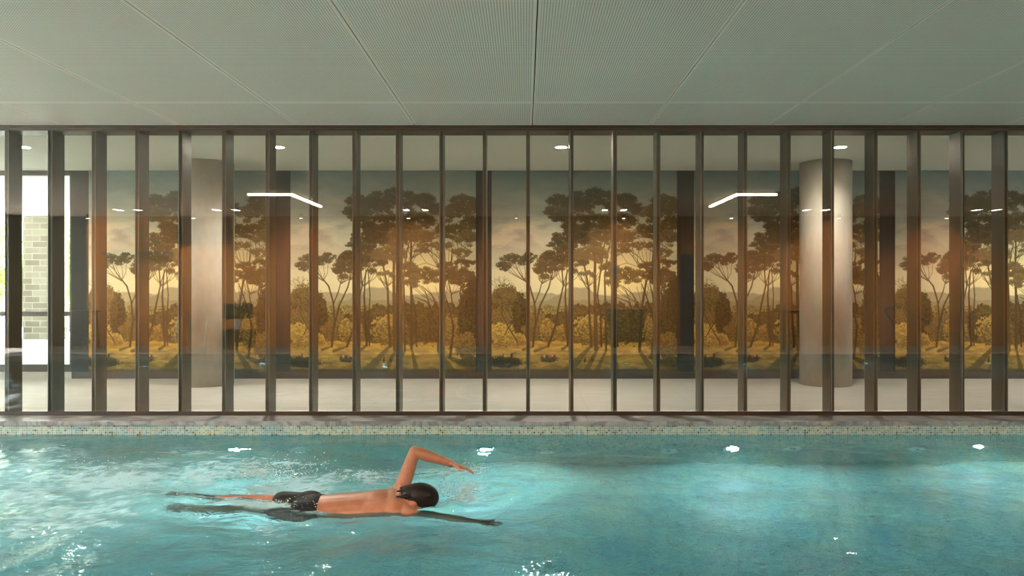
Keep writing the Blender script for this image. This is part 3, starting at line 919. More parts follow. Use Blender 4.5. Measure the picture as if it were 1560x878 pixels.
# spray drops thrown up round the swimmer: countless, one object; their white also stands in for water glints
b = B(); rs = random.Random(4)
ico = bmesh.new(); bmesh.ops.create_icosphere(ico, subdivisions=1, radius=1.0)
iv = np.array([v.co[:] for v in ico.verts]); ifc = np.array([[v.index for v in f.verts] for f in ico.faces]); ico.free()
vs_, fs_ = [], []; n_ = 0
for (px, py, rx, ry, cnt, hh) in ((430, 728, 60, 14, 420, 0.06), (380, 718, 90, 12, 260, 0.02), (700, 745, 30, 12, 200, 0.02), (715, 716, 30, 5, 140, 0.02),
                                  (400, 770, 70, 4, 160, 0.02), (560, 728, 60, 10, 160, 0.015), (165, 728, 70, 16, 220, 0.03)):
    for _ in range(cnt):
        x, y = hit(px + rs.gauss(0, rx * 0.6), py + rs.gauss(0, ry * 0.6))
        z = ZW + abs(rs.gauss(0, hh)); r = rs.uniform(0.0012, 0.0042) * (1.3 if rs.random() < 0.12 else 1)
        st = rs.uniform(1, 2.2)
        vs_.append(iv * np.array((r * st, r, r)) + np.array((x, y, z))); fs_.append(ifc + n_); n_ += len(iv)
b.bm.free()
me = bpy.data.meshes.new('spray'); me.from_pydata(np.concatenate(vs_).tolist(), [], np.concatenate(fs_).tolist())
o = link('water_spray', me, 'foamy', smooth=True)
tag(o, 'fine white spray drops scattered around the swimming person', 'spray', kind='stuff')

# ------------------------------------------------------------------ swimmer
def remeshed(bm_b, name, voxel, smooth_it, mat, parent=None):
    me = bpy.data.meshes.new(name + '_raw'); bm_b.bm.to_mesh(me); bm_b.bm.free()
    o = bpy.data.objects.new('tmp', me); COL.objects.link(o)
    r = o.modifiers.new('r', 'REMESH'); r.mode = 'VOXEL'; r.voxel_size = voxel; r.adaptivity = 0
    s = o.modifiers.new('s', 'SMOOTH'); s.factor = 0.5; s.iterations = smooth_it
    dg = bpy.context.evaluated_depsgraph_get(); dg.update()
    nm = bpy.data.meshes.new_from_object(o.evaluated_get(dg))
    bpy.data.objects.remove(o, do_unlink=True)
    nm.name = name; nm.materials.clear()
    return link(name, nm, mat, parent, True)


def V3(*a): return Vector(a)


sb = B()
HC = V3(-0.715, 4.865, -0.120)        # head
pel = V3(-1.43, 4.855, -0.215); wai = V3(-1.22, 4.86, -0.205); che = V3(-0.98, 4.87, -0.19)
shF = V3(-0.865, 5.02, -0.115); shN = V3(-0.76, 4.745, -0.205)
roll = Euler((math.radians(14), 0, math.radians(6))).to_matrix()
sb.sph(pel, (0.16, 0.165, 0.105), roll, 24); sb.sph(wai, (0.19, 0.135, 0.092), roll, 24)
sb.sph(che, (0.22, 0.175, 0.112), roll, 24); sb.sph(V3(-0.88, 4.875, -0.165), (0.13, 0.175, 0.088), roll, 24)
for i in range(31):
    t = i / 30.0
    c_ = pel.lerp(che, t) + V3(0, 0, 0.004); sb.sph(c_, (0.13, 0.150 + 0.022 * (2 * t - 1) ** 2 * (1 if t > 0.5 else 0.3), 0.100 + 0.008 * t), roll, 20)
sb.sph(V3(-1.0, 4.965, -0.145), (0.15, 0.065, 0.06), roll); sb.sph(V3(-0.97, 4.785, -0.195), (0.15, 0.06, 0.06), roll)
sb.sph(V3(-0.905, 4.945, -0.098), (0.075, 0.050, 0.022), roll); sb.sph(V3(-0.895, 4.815, -0.128), (0.075, 0.045, 0.022), roll)
sb.sph(V3(-1.12, 4.915, -0.118), (0.14, 0.030, 0.016), roll); sb.sph(V3(-1.12, 4.83, -0.132), (0.14, 0.030, 0.016), roll)
for s, zc in ((1, -0.165), (-1, -0.19)): sb.sph(V3(-1.47, 4.855 + s * 0.07, zc), (0.10, 0.078, 0.07), roll)
sb.cap(V3(-0.86, 4.87, -0.15), V3(-0.76, 4.866, -0.12), 0.068, 0.058)
sb.cap(V3(-0.84, 4.87, -0.13), shF, 0.060, 0.062); sb.cap(V3(-0.84, 4.86, -0.16), shN, 0.060, 0.060)
# head with features
hr = Euler((0, math.radians(8), 0)).to_matrix()
sb.sph(HC, (0.118, 0.076, 0.096), hr, 24); sb.sph(HC + V3(-0.055, 0, -0.035), (0.072, 0.058, 0.062), hr, 20)
sb.sph(HC + V3(-0.022, 0, -0.100), (0.020, 0.014, 0.020)); sb.sph(HC + V3(-0.010, 0, -0.088), (0.028, 0.011, 0.014))
for s in (-1, 1):
    sb.sph(HC + V3(-0.03, s * 0.077, -0.01), (0.028, 0.011, 0.019)); sb.sph(HC + V3(0.022, s * 0.030, -0.078), (0.014, 0.016, 0.010))
sb.sph(HC + V3(-0.058, 0, -0.092), (0.010, 0.026, 0.010)); sb.sph(HC + V3(-0.096, 0, -0.075), (0.022, 0.024, 0.018))
# recovering far arm
elF = V3(-0.785, 5.13, 0.140); wrF = V3(-0.520, 5.10, 0.062)
sb.sph(shF, (0.072, 0.072, 0.066)); sb.cap(shF, shF.lerp(elF, 0.5), 0.058, 0.050); sb.cap(shF.lerp(elF, 0.5), elF, 0.050, 0.040)
sb.cap(elF, elF.lerp(wrF, 0.35), 0.041, 0.042); sb.cap(elF.lerp(wrF, 0.35), wrF, 0.042, 0.026)
# reaching near arm
elN = V3(-0.515, 4.715, -0.235); wrN = V3(-0.300, 4.650, -0.270)
sb.sph(shN, (0.072, 0.066, 0.062)); sb.cap(shN, shN.lerp(elN, 0.5), 0.056, 0.049); sb.cap(shN.lerp(elN, 0.5), elN, 0.049, 0.039)
sb.cap(elN, elN.lerp(wrN, 0.35), 0.040, 0.041); sb.cap(elN.lerp(wrN, 0.35), wrN, 0.041, 0.026)


def hand(wr, d, up, side, thumb_side, curl=0.25):
    """palm, four fingers and a thumb; d along the fingers, up the back of the hand"""
    d = d.normalized(); up = (up - d * up.dot(d)).normalized(); sd = d.cross(up).normalized() * thumb_side
    for k in range(5):
        t = k / 4
        sb.cap(wr + d * 0.005 + sd * (t - 0.5) * 0.045, wr + d * 0.088 + sd * (t - 0.5) * 0.070, 0.015, 0.0125, 10)
    for k, (ln, off) in enumerate(((0.078, 0.036), (0.088, 0.013), (0.083, -0.011), (0.064, -0.034))):
        p = wr + d * 0.088 + sd * off; dd = (d + sd * off * 1.6).normalized()
        for j, fr_ in enumerate((0.45, 0.32, 0.23)):
            dd = (dd - up * curl * (0.3 + 0.35 * j)).normalized()
            p2 = p + dd * ln * fr_
            sb.cap(p, p2, 0.0088 - j * 0.0007, 0.0083 - j * 0.0008, 10); p = p2
    p = wr + d * 0.022 + sd * 0.026
    for ln, r in ((0.040, 0.013), (0.030, 0.0105), (0.024, 0.009)):
        p2 = p + (d * 0.72 + sd * 0.62 - up * 0.2).normalized() * ln
        sb.cap(p, p2, r, r - 0.001, 10); p = p2


hand(wrF, V3(0.19, -0.02, -0.055), V3(0.2, 0.2, 1), None, 1)
hand(wrN, V3(0.15, -0.055, -0.035), V3(0, 0, 1), None, -1)
# legs, toes pointed, in a flutter kick
def leg(hip, knee, ankle, toe):
    sb.cap(hip, hip.lerp(knee, 0.5), 0.088, 0.074); sb.cap(hip.lerp(knee, 0.5), knee, 0.074, 0.054)
    cal = knee.lerp(ankle, 0.32)
    sb.cap(knee, cal, 0.052, 0.056); sb.cap(cal, ankle, 0.056, 0.034)
    sb.sph(ankle + V3(0.01, 0, 0.022), (0.036, 0.030, 0.028))
    d = (toe - ankle)
    sb.cap(ankle, ankle + d * 0.7, 0.034, 0.026)
    perp = V3(0, 1, 0)
    for i in range(5):
        o_ = perp * (i - 2) * 0.016
        sb.cap(ankle + d * 0.62 + o_ * 0.8, toe + o_ - d * 0.05 * abs(i - 1), 0.015, 0.0095, 10)
leg(V3(-1.45, 4.945, -0.205), V3(-1.885, 4.965, -0.175), V3(-2.285, 4.945, -0.170), V3(-2.455, 4.94, -0.180))
leg(V3(-1.45, 4.765, -0.225), V3(-1.87, 4.800, -0.255), V3(-2.245, 4.850, -0.335), V3(-2.415, 4.86, -0.350))
person = remeshed(sb, 'person', 0.0048, 9, 'skin')
tag(person, 'person in black swim shorts doing front crawl, one arm lifted over the water', 'person')
# hair
hb = B()
hb.sph(HC + V3(0.014, 0, 0.016), (0.122, 0.083, 0.093), hr, 28)
hb.sph(HC + V3(-0.055, 0, 0.038), (0.070, 0.070, 0.060), hr, 20)
for i in range(60):
    a = rs.uniform(-1.3, 1.3); t0 = rs.uniform(0.05, 0.95)
    p0 = HC + V3(0.10 - 0.2 * t0, 0.074 * math.sin(a), 0.016 + 0.080 * math.cos(a) * math.sqrt(max(0.1, 1 - ((0.10 - 0.2 * t0) / 0.13) ** 2)))
    hb.cap(p0, p0 + V3(rs.uniform(-0.06, -0.03), 0.006 * math.sin(a), rs.uniform(-0.010, -0.002)), 0.009, 0.006, 8)
hair = remeshed(hb, 'hair', 0.004, 2, 'hair', person)
# swim shorts
tb = B()
tb.sph(pel + V3(-0.01, 0, 0.002), (0.150, 0.176, 0.116), roll, 28)
for s, zc in ((1, -0.165), (-1, -0.19)): tb.sph(V3(-1.47, 4.855 + s * 0.07, zc), (0.112, 0.090, 0.083), roll)
tb.cap(V3(-1.45, 4.945, -0.205), V3(-1.66, 4.957, -0.190), 0.100, 0.094, 24); tb.cap(V3(-1.45, 4.765, -0.225), V3(-1.65, 4.780, -0.240), 0.100, 0.094, 24)
for i in range(16):
    s = rs.choice((-1, 1)); x0 = rs.uniform(-1.68, -1.45)
    tb.cap(V3(x0, 4.855 + s * 0.09 + rs.uniform(-0.05, 0.05), -0.115 if s > 0 else -0.145), V3(x0 + 0.09, 4.855 + s * 0.07, -0.11 if s > 0 else -0.135), 0.010, 0.008, 8)
# open leg hems: cut with a flat plane at the thighs
bmesh.ops.recalc_face_normals(tb.bm, faces=tb.bm.faces[:])
remeshed(tb, 'swim_shorts', 0.006, 3, 'shorts', person)

# ------------------------------------------------------------------ pool fittings
def ref(px, py):
    """x and depth on the far pool wall from a direction bent at the water level"""
    s = (py - 442) / F; x = (px - 800) / F * YT
    y_s = (CAM_H - ZW) / s
    th = math.atan(1 / s); t2 = math.asin(math.sin(th) / 1.333)
    return x, ZW - (YT - y_s) / math.tan(t2)


lamps = []
for k in range(-4, 5):
    x = -0.40 + 2.43 * k
    if not PL + 0.4 < x < PR - 0.4: continue
    z = ZW - 0.60
    t = empty('pool_light', (x, YT, z))
    b = B(); b.ring((0, 0, 0), (0, -1, 0), 0.050, 0.095, 0.018, 40); b.ring((0, 0, 0), (0, -1, 0), 0.050, 0.058, 0.024, 40)
    b.done('trim_ring', 'steel', t, False)
    b = B(); b.cyl((0, -0.002, 0), (0, -0.014, 0), 0.050, 0.047, 40)
    b.done('lens', 'lamp_pool', t, False)
    name = {-2: 'at the far left edge', -1: 'behind the swimmer\'s feet', 0: 'just beyond the raised hand', 1: 'glowing right of centre', 2: 'near the right edge of the photo'}.get(k, 'outside the frame')
    tag(t, 'round underwater light in the far pool wall, %s' % name, 'pool light', 'underwater pool lights')
    L = bpy.data.lights.new('pool_lamp', 'AREA'); L.shape = 'DISK'; L.size = 0.085; L.energy = 13.5; L.color = (1.0, 0.96, 0.86)
    lo = bpy.data.objects.new('pool_lamp', L); COL.objects.link(lo); lo.location = (0, -0.03, 0); lo.rotation_euler = (math.radians(-78), 0, 0)
    lo.parent = t
for k in range(-4, 5):  # made-up fill lights in the near wall, brighten swimmer, floor and far wall
    x = -0.40 + 2.43 * k
    if not PL + 0.4 < x < PR - 0.4: continue
    t = empty('pool_light', (x, YN, ZW - 0.60))
    b = B(); b.ring((0, 0, 0), (0, 1, 0), 0.056, 0.110, 0.018, 40); b.done('trim_ring', 'steel', t, False)
    b = B(); b.cyl((0, 0.002, 0), (0, 0.014, 0), 0.056, 0.053, 40); b.done('lens', 'lamp_pool', t, False)
    tag(t, 'round underwater fill light added in the near pool wall, below the bottom of the photo', 'pool light', 'added underwater fill lights in the near pool wall')
    L = bpy.data.lights.new('pool_lamp', 'AREA'); L.shape = 'DISK'; L.size = 0.085; L.energy = 7.5; L.color = (1.0, 0.96, 0.86)
    lo = bpy.data.objects.new('pool_lamp', L); COL.objects.link(lo); lo.location = (0, 0.03, 0); lo.rotation_euler = (math.radians(62), 0, 0)
    lo.parent = t
for i, x in enumerate((-4.65, -3.44, -2.23, -1.0, 0.22, 1.42, 2.65, 3.85, 5.05)):
    z = ZW - 0.66
    t = empty('pool_inlet', (x, YT, z))
    b = B(); b.ring((0, 0, 0), (0, -1, 0), 0.030, 0.085, 0.012, 36); b.done('faceplate', 'white_plastic', t)
    b = B(); b.sph((0, -0.006, 0), (0.028, 0.014, 0.028)); b.cyl((0, -0.015, 0), (0, -0.022, 0), 0.010, 0.010, 16); b.done('nozzle', 'black_plastic', t)
    tag(t, 'white round inlet fitting in the far pool wall, %s along the row from the left' % ordn[i], 'inlet', 'water inlets in the far pool wall')


# handrails and grab rails at the near side of the pool (they show in the glass)
def rail(name, pts, lab, r=0.019, parent=None):
    b = B(); b.tube(arc_pts(pts, 0.10), r, 12); o = b.done(name, 'steel', parent, True); return o
t = empty('entry_handrail', (8.1, 0.05, 0))
for dy in (0.0,):
    b = B(); b.tube(arc_pts([(-0.5, 0, 0), (-0.5, 0, 0.52), (-0.75, 0, 0.90), (-0.45, 0, 0.96), (0.55, 0, 0.42), (0.95, 0, 0.36), (1.0, 0, 0.02)], 0.10), 0.019, 12)
    b.done('rail', 'steel', t, True)
for xx in (-0.5, 1.0):
    b = B(); b.cyl((xx, 0, 0), (xx, 0, 0.014), 0.045, 0.040, 24); b.done('base_flange', 'steel', t)
tag(t, 'sloping steel handrail on the near pool deck, mirrored in the glass at right', 'handrail')
for i, (xx, lab) in enumerate(((-7.05, 'hooped steel grab rail on the near deck, left of its pair, mirrored at left'), (-6.45, 'hooped steel grab rail on the near deck, right of its pair, mirrored at left'),
                               (8.75, 'hooped steel grab rail beside the sloping handrail, mirrored at right'), (9.35, 'hooped steel grab rail farthest right on the near deck'))):
    t = empty('grab_rail', (xx, 0.02, 0))
    b = B(); b.tube(arc_pts([(0, -0.35, 0), (0, -0.35, 0.80), (0, 0.0, 0.86), (0, 0.16, 0.75), (0, 0.285, 0.3), (0, 0.285, -0.07), (0, 0.222, -0.095)], 0.13), 0.019, 12); b.done('rail', 'steel', t, True)
    b = B(); b.cyl((0, -0.35, 0), (0, -0.35, 0.014), 0.045, 0.040, 24); b.done('base_flange', 'steel', t)
    tag(t, lab, 'grab rail', 'pool grab rails')
# dark stools on the near deck
for i, (xx, lab) in enumerate(((-9.6, 'dark round stool on the near deck, mirrored at the left of the screen'), (5.75, 'dark round stool on the near deck, mirrored beside the right column'))):
    t = empty('pool_stool', (xx, -0.9, 0))
    b = B(); b.cyl((0, 0, 0.80), (0, 0, 0.84), 0.30, 0.30, 40); b.done('seat', 'black_plastic', t)
    for k in range(4):
        a = PI / 4 + k * PI / 2
        b = B(); b.tube([(0.22 * math.cos(a), 0.22 * math.sin(a), 0.80), (0.26 * math.cos(a), 0.26 * math.sin(a), 0.0)], 0.018, 10); b.done('leg', 'black_plastic', t, True)
    b = B(); b.ring((0, 0, 0.28), (0, 0, 1), 0.225, 0.250, 0.02, 36); b.done('foot_ring', 'black_plastic', t)
    tag(t, lab, 'stool', 'dark stools on the near deck')
# pool hoist
t = empty('pool_hoist', (-6.3, -1.0, 0))
b = B(); b.box(-0.32, 0.32, -0.2, 0.2, 0.05, 0.42, 0.02); b.done('base_cabinet', 'black_plastic', t)
b = B(); b.box(-0.06, 0.06, -0.06, 0.06, 0.42, 0.66, 0.01); b.done('mast', 'steel', t)
b = B(); b.box(-0.28, 0.26, -0.16, 0.16, 0.66, 1.0, 0.03); b.done('control_box', 'black_plastic', t)
for k in range(4):
    b = B(); b.cyl((-0.25 + 0.5 * (k % 2), -0.14 + 0.28 * (k // 2) - 0.015, 0.026), (-0.25 + 0.5 * (k % 2), -0.14 + 0.28 * (k // 2) + 0.015, 0.026), 0.026, 0.026, 20); b.done('wheel', 'black_plastic', t)
b = B(); b.tube(arc_pts([(0.26, 0, 0.9), (0.42, 0, 1.12), (0.62, 0, 1.12), (0.7, 0, 1.0)], 0.08), 0.018, 10); b.done('lifting_arm', 'steel', t, True)
tag(t, 'dark wheeled pool hoist on the near deck, mirrored behind the left column', 'pool hoist')

# fixtures on the rear hall wall (seen mirrored in the glass)
def onwall(px): return (px - 800) * (2 * YG - YB) / F
def onz(py): return CAM_H + (442 - py) * (2 * YG - YB) / F
t = empty('air_grille', ((onwall(270) + onwall(352)) / 2, YB + 0.002, onz(372)))
w = onwall(352) - onwall(270); h = onz(333) - onz(372)
b = B()
for (x0, x1, z0_, z1_) in ((-w / 2, w / 2, 0, 0.03), (-w / 2, w / 2, h - 0.03, h), (-w / 2, -w / 2 + 0.03, 0.03, h - 0.03), (w / 2 - 0.03, w / 2, 0.03, h - 0.03)):
    b.box(x0, x1, 0, 0.04, z0_, z1_)
b.done('frame', 'bronze', t)
b = B()
for k in range(12): b.box(-w / 2 + 0.03, w / 2 - 0.03, 0.008, 0.034, 0.045 + k * (h - 0.07) / 12, 0.06 + k * (h - 0.07) / 12)
b.done('louvre', 'black_plastic', t)
tag(t, 'dark louvred air grille high on the warm rear wall', 'grille')
b = B(); x0, x1 = onwall(162), onwall(264); b.box(x0, x1, YB + 0.001, YB + 0.20, onz(390), onz(384), 0.004)
o = b.done('wall_shelf', 'bronze', loc=((x0 + x1) / 2, YB + 0.001, onz(390))); tag(o, 'long thin dark shelf on the warm rear wall', 'shelf')
b = B(); x0, x1 = onwall(1036), onwall(1056)
b.box(x0, x1, YB + 0.001, YB + 0.16, 0.02, onz(388), 0.01)
o = b.done('tall_cabinet', 'black_plastic', loc=((x0 + x1) / 2, YB + 0.001, 0.0)); tag(o, 'tall narrow dark cabinet standing against the warm rear wall', 'cabinet')
b = B(); x0, x1 = onwall(924), onwall(978)
b.box(x0, x1, YB + 0.001, YB + 0.42, 0.0, onz(470), 0.02)
o = b.done('storage_chest', 'bronze', loc=((x0 + x1) / 2, YB + 0.001, 0.0)); tag(o, 'dark brown chest standing against the warm rear wall', 'chest')
b = B(); x0, x1 = onwall(931), onwall(942); b.box(x0, x1, YB + 0.001, YB + 0.012, onz(417), onz(407), 0.002)
o = b.done('wall_sign', 'blue_sign', loc=((x0 + x1) / 2, YB + 0.001, onz(412))); tag(o, 'small blue sign plate on the warm rear wall', 'sign')
b = B(); x0, x1 = onwall(664), onwall(673); b.box(x0, x1, YB + 0.001, YB + 0.04, onz(391), onz(386), 0.002)
o = b.done('wall_sensor', 'bronze', loc=((x0 + x1) / 2, YB + 0.001, onz(388))); tag(o, 'small dark box sensor on the warm rear wall', 'sensor')
# lettering on the rear wall
cu = bpy.data.curves.new('txt', 'FONT'); cu.body = 'KCAL'; cu.size = 0.105; cu.extrude = 0.004; cu.align_x = 'CENTER'; cu.resolution_u = 3
tmp = bpy.data.objects.new('tmp', cu); COL.objects.link(tmp)
dg = bpy.context.evaluated_depsgraph_get(); dg.update()
tm = bpy.data.meshes.new_from_object(tmp.evaluated_get(dg)); bpy.data.objects.remove(tmp, do_unlink=True)
tm.transform(Matrix.Rotation(PI, 4, 'Z') @ Matrix.Rotation(PI / 2, 4, 'X'))
o = link('wall_lettering', tm, 'black_plastic'); o.location = (onwall(216), YB + 0.006, onz(423))
tag(o, 'small dark raised capital letters on the warm rear wall', 'lettering')

# ------------------------------------------------------------------ lamps
def spot(name, loc, energy, col, ang, blend=0.6, rad=0.04, rot=(0, 0, 0), parent=None):
    L = bpy.data.lights.new(name, 'SPOT'); L.energy = energy; L.color = col; L.spot_size = math.radians(ang); L.spot_blend = blend; L.shadow_soft_size = rad
    o = bpy.data.objects.new(name, L); COL.objects.link(o); o.location = loc; o.rotation_euler = rot
    if parent is not None: o.parent = parent
    return o


# gallery downlights
dist = (ZI - CAM_H) * F / (442 - 224)
for px, lab in ((36, 'nearest the outside window'), (424, 'left of centre'), (855, 'just right of centre'), (1280, 'above the right column'), (-395, 'beyond the left edge'), (1710, 'beyond the right edge')):
    x = (px - 800) / F * dist
    t = empty('gallery_downlight', (x, dist, ZI))
    b = B(); b.ring((0, 0, 0), (0, 0, -1), 0.070, 0.086, 0.006, 32); b.done('bezel', 'white_plastic', t)
    b = B(); b.cyl((0, 0, -0.001), (0, 0, -0.005), 0.070, 0.068, 32); b.done('lens', 'lamp_spot', t)
    tag(t, 'round recessed downlight in the gallery ceiling, %s' % lab, 'downlight', 'gallery ceiling downlights')
    spot('gallery_lamp', (0, 0, -0.02), 66 if px == 1280 else 150, (1.0, 0.92, 0.80), 156, 1.0, 0.07, parent=t)
# angled linear lamps on the hall ceiling
for i, (pts, lab) in enumerate((([(-4.77, 2.35), (-4.05, 2.35), (-4.03, 0.55)], 'angled linear lamp on the pool ceiling, mirrored at the left of the screen'),
                                ([(4.33, 2.35), (3.67, 2.35), (3.64, 0.55)], 'angled linear lamp on the pool ceiling, mirrored at the right of the screen'))):
    t = empty('angled_ceiling_lamp', (pts[1][0], pts[1][1], ZC))
    hb_, db = B(), B()
    (ax, ay), (bx_, by_), (cx_, cy_) = pts
    x0, x1 = min(ax, bx_), max(ax, bx_)
    for bb, wd, za, zb in ((hb_, 0.036, -0.020, 0.0), (db, 0.030, -0.055, -0.0205)):
        bb.box(x0 - bx_ - wd, x1 - bx_ + wd, -wd, wd, za, zb)
        bb.box(-wd, wd, cy_ - by_, -wd - 0.0005, za, zb)
    hb_.done('housing', 'bronze', t); db.done('diffuser', 'lamp_warm', t)
    tag(t, lab, 'ceiling lamp', 'angled linear ceiling lamps')
# twin rectangular downlights above the near deck
for x, lab in ((-8.36, 'farthest left'), (-6.3, 'second from the left'), (-2.3, 'left of centre'), (1.88, 'right of centre'), (6.13, 'near the right column\'s reflection'), (9.72, 'farthest right')):
    t = empty('twin_downlight', (x, -0.35, ZC))
    for s in (-1, 1):
        b = B(); b.box(s * 0.2 - 0.07, s * 0.2 + 0.07, -0.14, 0.14, -0.006, 0.0, 0.002); fr = b.done('frame', 'white_plastic', t)
        b = B(); b.box(s * 0.2 - 0.055, s * 0.2 + 0.055, -0.12, 0.12, -0.009, -0.0065); b.done('diffuser', 'lamp_twin', fr)
    tag(t, 'twin rectangular downlight above the near deck, %s of the row' % lab, 'downlight', 'twin downlights over the near deck')
    spot('deck_lamp', (0, 0, -0.03), 260, (1.0, 0.84, 0.66), 150, 0.8, 0.1, parent=t)
# wall washers close to the timber wall
for i, x in enumerate((-9.75, -7.4, -5.0, -2.6, -0.2, 2.2, 4.6, 7.0, 9.4)):
    t = empty('wall_washer', (x, YB + 0.45, ZC))
    b = B(); b.cyl((0, 0, 0), (0, 0, -0.09), 0.045, 0.045, 28); b.done('can', 'bronze', t)
    b = B(); b.cyl((0, 0, -0.0905), (0, 0, -0.094), 0.036, 0.036, 28); b.done('lens', 'lamp_twin', t)
    tag(t, 'small round bronze spot lamp washing the timber wall, %s from the left' % ordn[i], 'spotlight', 'wall washing spot lamps')
    spot('wash_lamp', (0, 0, -0.10), 105, (1.0, 0.68, 0.38), 120, 0.7, 0.05, (math.radians(-28), 0, 0), t)

# ------------------------------------------------------------------ outdoors at the left
b = B(); b.box(-40, -4.5, YW + 0.3, 34, -0.15, -0.01); struct(b.done('floor_terrace', 'paving'))
b = B(); b.box(-30, -4.5, YW + 0.3, 20.5, ZI + 0.2, ZI + 0.4); struct(b.done('ceiling_terrace', 'white_ceiling'))
b = B(); b.box(-4.8, -4.5, YW + 0.31, 20.4, -0.01, ZI + 0.19); struct(b.done('wall_terrace_blocker', 'brick'))  # added unseen wall, keeps open sky light off the pier's side
b = B(); b.box(-40, XL - 0.2, YB - 4, YW + 0.3, -0.15, -0.01); struct(b.done('floor_garden', 'paving'))
yb = 18.9
xa, xb = (35 - 800) / F * yb, (92.5 - 800) / F * yb
b = B(); b.box(xa, xb, yb, yb + 0.30, -0.01, ZI + 0.19)
o = b.done('brick_pier', 'brick', loc=(xa, yb, -0.01)); tag(o, 'pale brick pier outside the left window', 'pier')
# slatted fence
t = empty('garden_fence', (-18.0, 24.0, -0.01))
for k in range(60):
    pass
b = B()
for k in range(110): b.box(-6 + k * 0.14, -6 + k * 0.14 + 0.05, 0, 0.03, 0.12, 2.1)
b.done('slat_panel', 'bronze', t)
b = B()
b.box(-6, 9.4, -0.04, 0.0, 0.05, 0.12); b.box(-6, 9.4, -0.04, 0.0, 1.95, 2.02); b.done('fence_rail', 'bronze', t)
for k in range(7):
    b = B(); b.box(-6 + k * 2.5, -5.92 + k * 2.5, 0.031, 0.10, 0, 2.15); b.done('post', 'bronze', t)
tag(t, 'dark slatted fence beyond the brick pier', 'fence')


def bush(x, y, z, r, h, lab, seed, cat='bush'):
    rr = random.Random(seed)
    t = empty('garden_tree', (x, y, z))
    vs, fs = [], []
    for i in range(2600):
        a = rr.uniform(0, 2 * PI); ph = math.acos(rr.uniform(-1, 1)); q_ = rr.uniform(0.55, 1.0)
        cx_ = r * q_ * math.sin(ph) * math.cos(a); cy_ = r * q_ * math.sin(ph) * math.sin(a); cz_ = h * 0.6 + h * 0.42 * q_ * math.cos(ph)
        e = Euler((rr.uniform(0, PI), rr.uniform(0, PI), rr.uniform(0, PI))).to_matrix(); s = rr.uniform(0.05, 0.11)
        k = len(vs)
        for p in ((-1, 0, 0), (0, -0.45, 0.08), (1, 0, 0), (0, 0.45, 0.08)): vs.append(tuple(e @ (Vector(p) * s) + Vector((cx_, cy_, cz_))))
        fs.append((k, k + 1, k + 2, k + 3))
    me = bpy.data.meshes.new('foliage'); me.from_pydata(vs, [], fs); link('foliage', me, 'foliage', t)
    b = B()
    b.tube([(0, 0, 0), (0.03, 0, h * 0.3), (0, 0.04, h * 0.6)], [0.07, 0.055, 0.03], 10)
    for k in range(4):
        a = k * PI / 2 + 0.5; b.tube([(0, 0, h * 0.3), (r * 0.4 * math.cos(a), r * 0.4 * math.sin(a), h * 0.65)], [0.035, 0.012], 8)
    b.done('trunk', 'bark', t, True)
    tag(t, lab, cat, 'garden shrubs outside')


for i, (x, y, r, h, lab) in enumerate(((-17.3, 22.6, 0.9, 2.6, 'leafy green shrub left of the brick pier'), (-14.2, 22.6, 0.95, 2.8, 'leafy green shrub right of the brick pier'),
                                       (-19.6, 26.2, 1.6, 4.2, 'tall leafy tree beyond the slatted fence'), (-16.0, 26.4, 1.5, 4.0, 'tall leafy tree beyond the fence right of the pier'),
                                       (-15.2, 3.5, 1.2, 2.8, 'leafy shrub outside the end window of the pool hall'), (-15.6, 6.4, 1.2, 3.0, 'leafy tree outside the end window, nearer the glazed screen'))):
    bush(x, y, -0.01, r, h, lab, 30 + i)

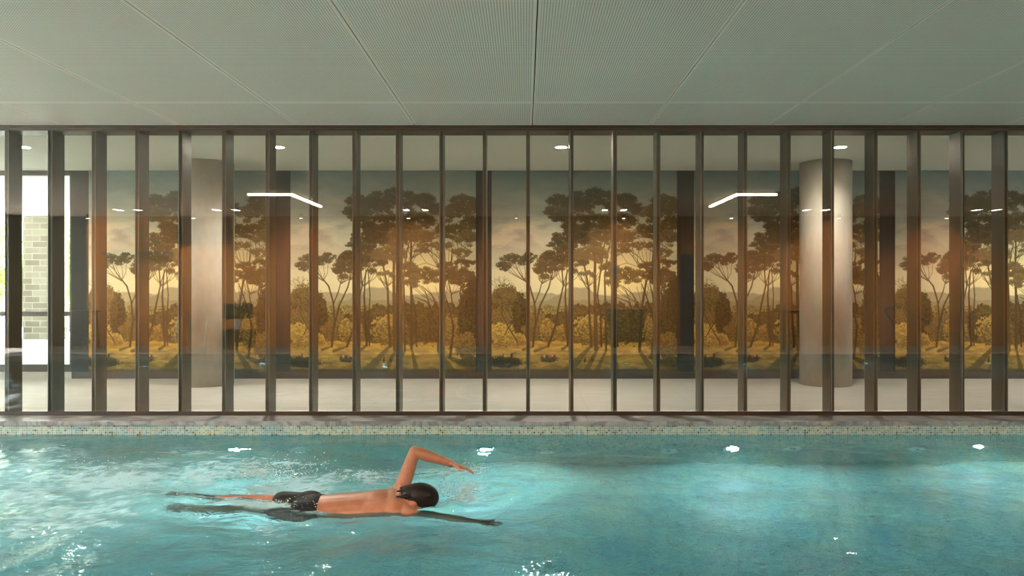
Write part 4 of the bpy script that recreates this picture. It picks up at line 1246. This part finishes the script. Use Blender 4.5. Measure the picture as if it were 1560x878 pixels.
# ------------------------------------------------------------------ world and camera
wd = bpy.data.worlds.new('World'); SC.world = wd; wd.use_nodes = True
nt = wd.node_tree; nt.nodes.clear(); N = NT(nt)
bg = N.n('ShaderNodeBackground'); ow = N.n('ShaderNodeOutputWorld')
tc = N.n('ShaderNodeTexCoord'); sx = N.n('ShaderNodeSeparateXYZ'); N.l(tc.outputs['Generated'], sx.inputs[0])
col = N.ramp(N.math('ADD', N.math('MULTIPLY', sx.outputs[2], 0.5), 0.5), [(0.45, (0.9, 0.95, 0.95)), (0.9, (0.80, 0.92, 1.0))])
N.l(col, bg.inputs[0]); bg.inputs[1].default_value = 5.0
N.l(bg.outputs[0], ow.inputs[0])


def portal(loc, rot, sx_, sy_):
    L = bpy.data.lights.new('window_portal', 'AREA'); L.shape = 'RECTANGLE'; L.size = sx_; L.size_y = sy_; L.cycles.is_portal = True
    o = bpy.data.objects.new('window_portal', L); COL.objects.link(o); o.location = loc; o.rotation_euler = rot


portal((XL - 0.02, (YB + YG) / 2, ZC / 2), (0, math.radians(-90), 0), 2.8, YG - YB - 1.0)
portal(((ox0 + ox1) / 2, YW + 0.2, (oz0 + oz1) / 2), (math.radians(-90), 0, 0), ox1 - ox0, oz1 - oz0)

SL = bpy.data.lights.new('sun', 'SUN'); SL.energy = 85; SL.angle = math.radians(1.5); SL.color = (1.0, 0.97, 0.92)
so = bpy.data.objects.new('sun', SL); COL.objects.link(so); so.location = (-30, 3, 30); so.rotation_euler = (0, math.radians(-24), 0)
cam = bpy.data.cameras.new('camera'); co_ = bpy.data.objects.new('camera', cam); COL.objects.link(co_)
co_.location = (0, 0, CAM_H); co_.rotation_euler = (math.radians(90), 0, 0)
cam.sensor_width = 36; cam.lens = F / 1560 * 36
cam.shift_x = -20 / 1560; cam.shift_y = 3 / 1560
cam.clip_start = 0.05; cam.clip_end = 200
SC.camera = co_
SC.view_settings.view_transform = 'Standard'
SC.view_settings.look = 'None'
SC.view_settings.exposure = 1.8; SC.view_settings.gamma = 1.0
SC.view_settings.use_curve_mapping = False
cy = SC.cycles
cy.use_denoising = True
cy.max_bounces = 10; cy.diffuse_bounces = 4; cy.glossy_bounces = 5; cy.transmission_bounces = 8; cy.transparent_max_bounces = 12
cy.caustics_reflective = False; cy.caustics_refractive = True
cy.sample_clamp_indirect = 4.0; cy.sample_clamp_direct = 0.0
cy.blur_glossy = 0.5
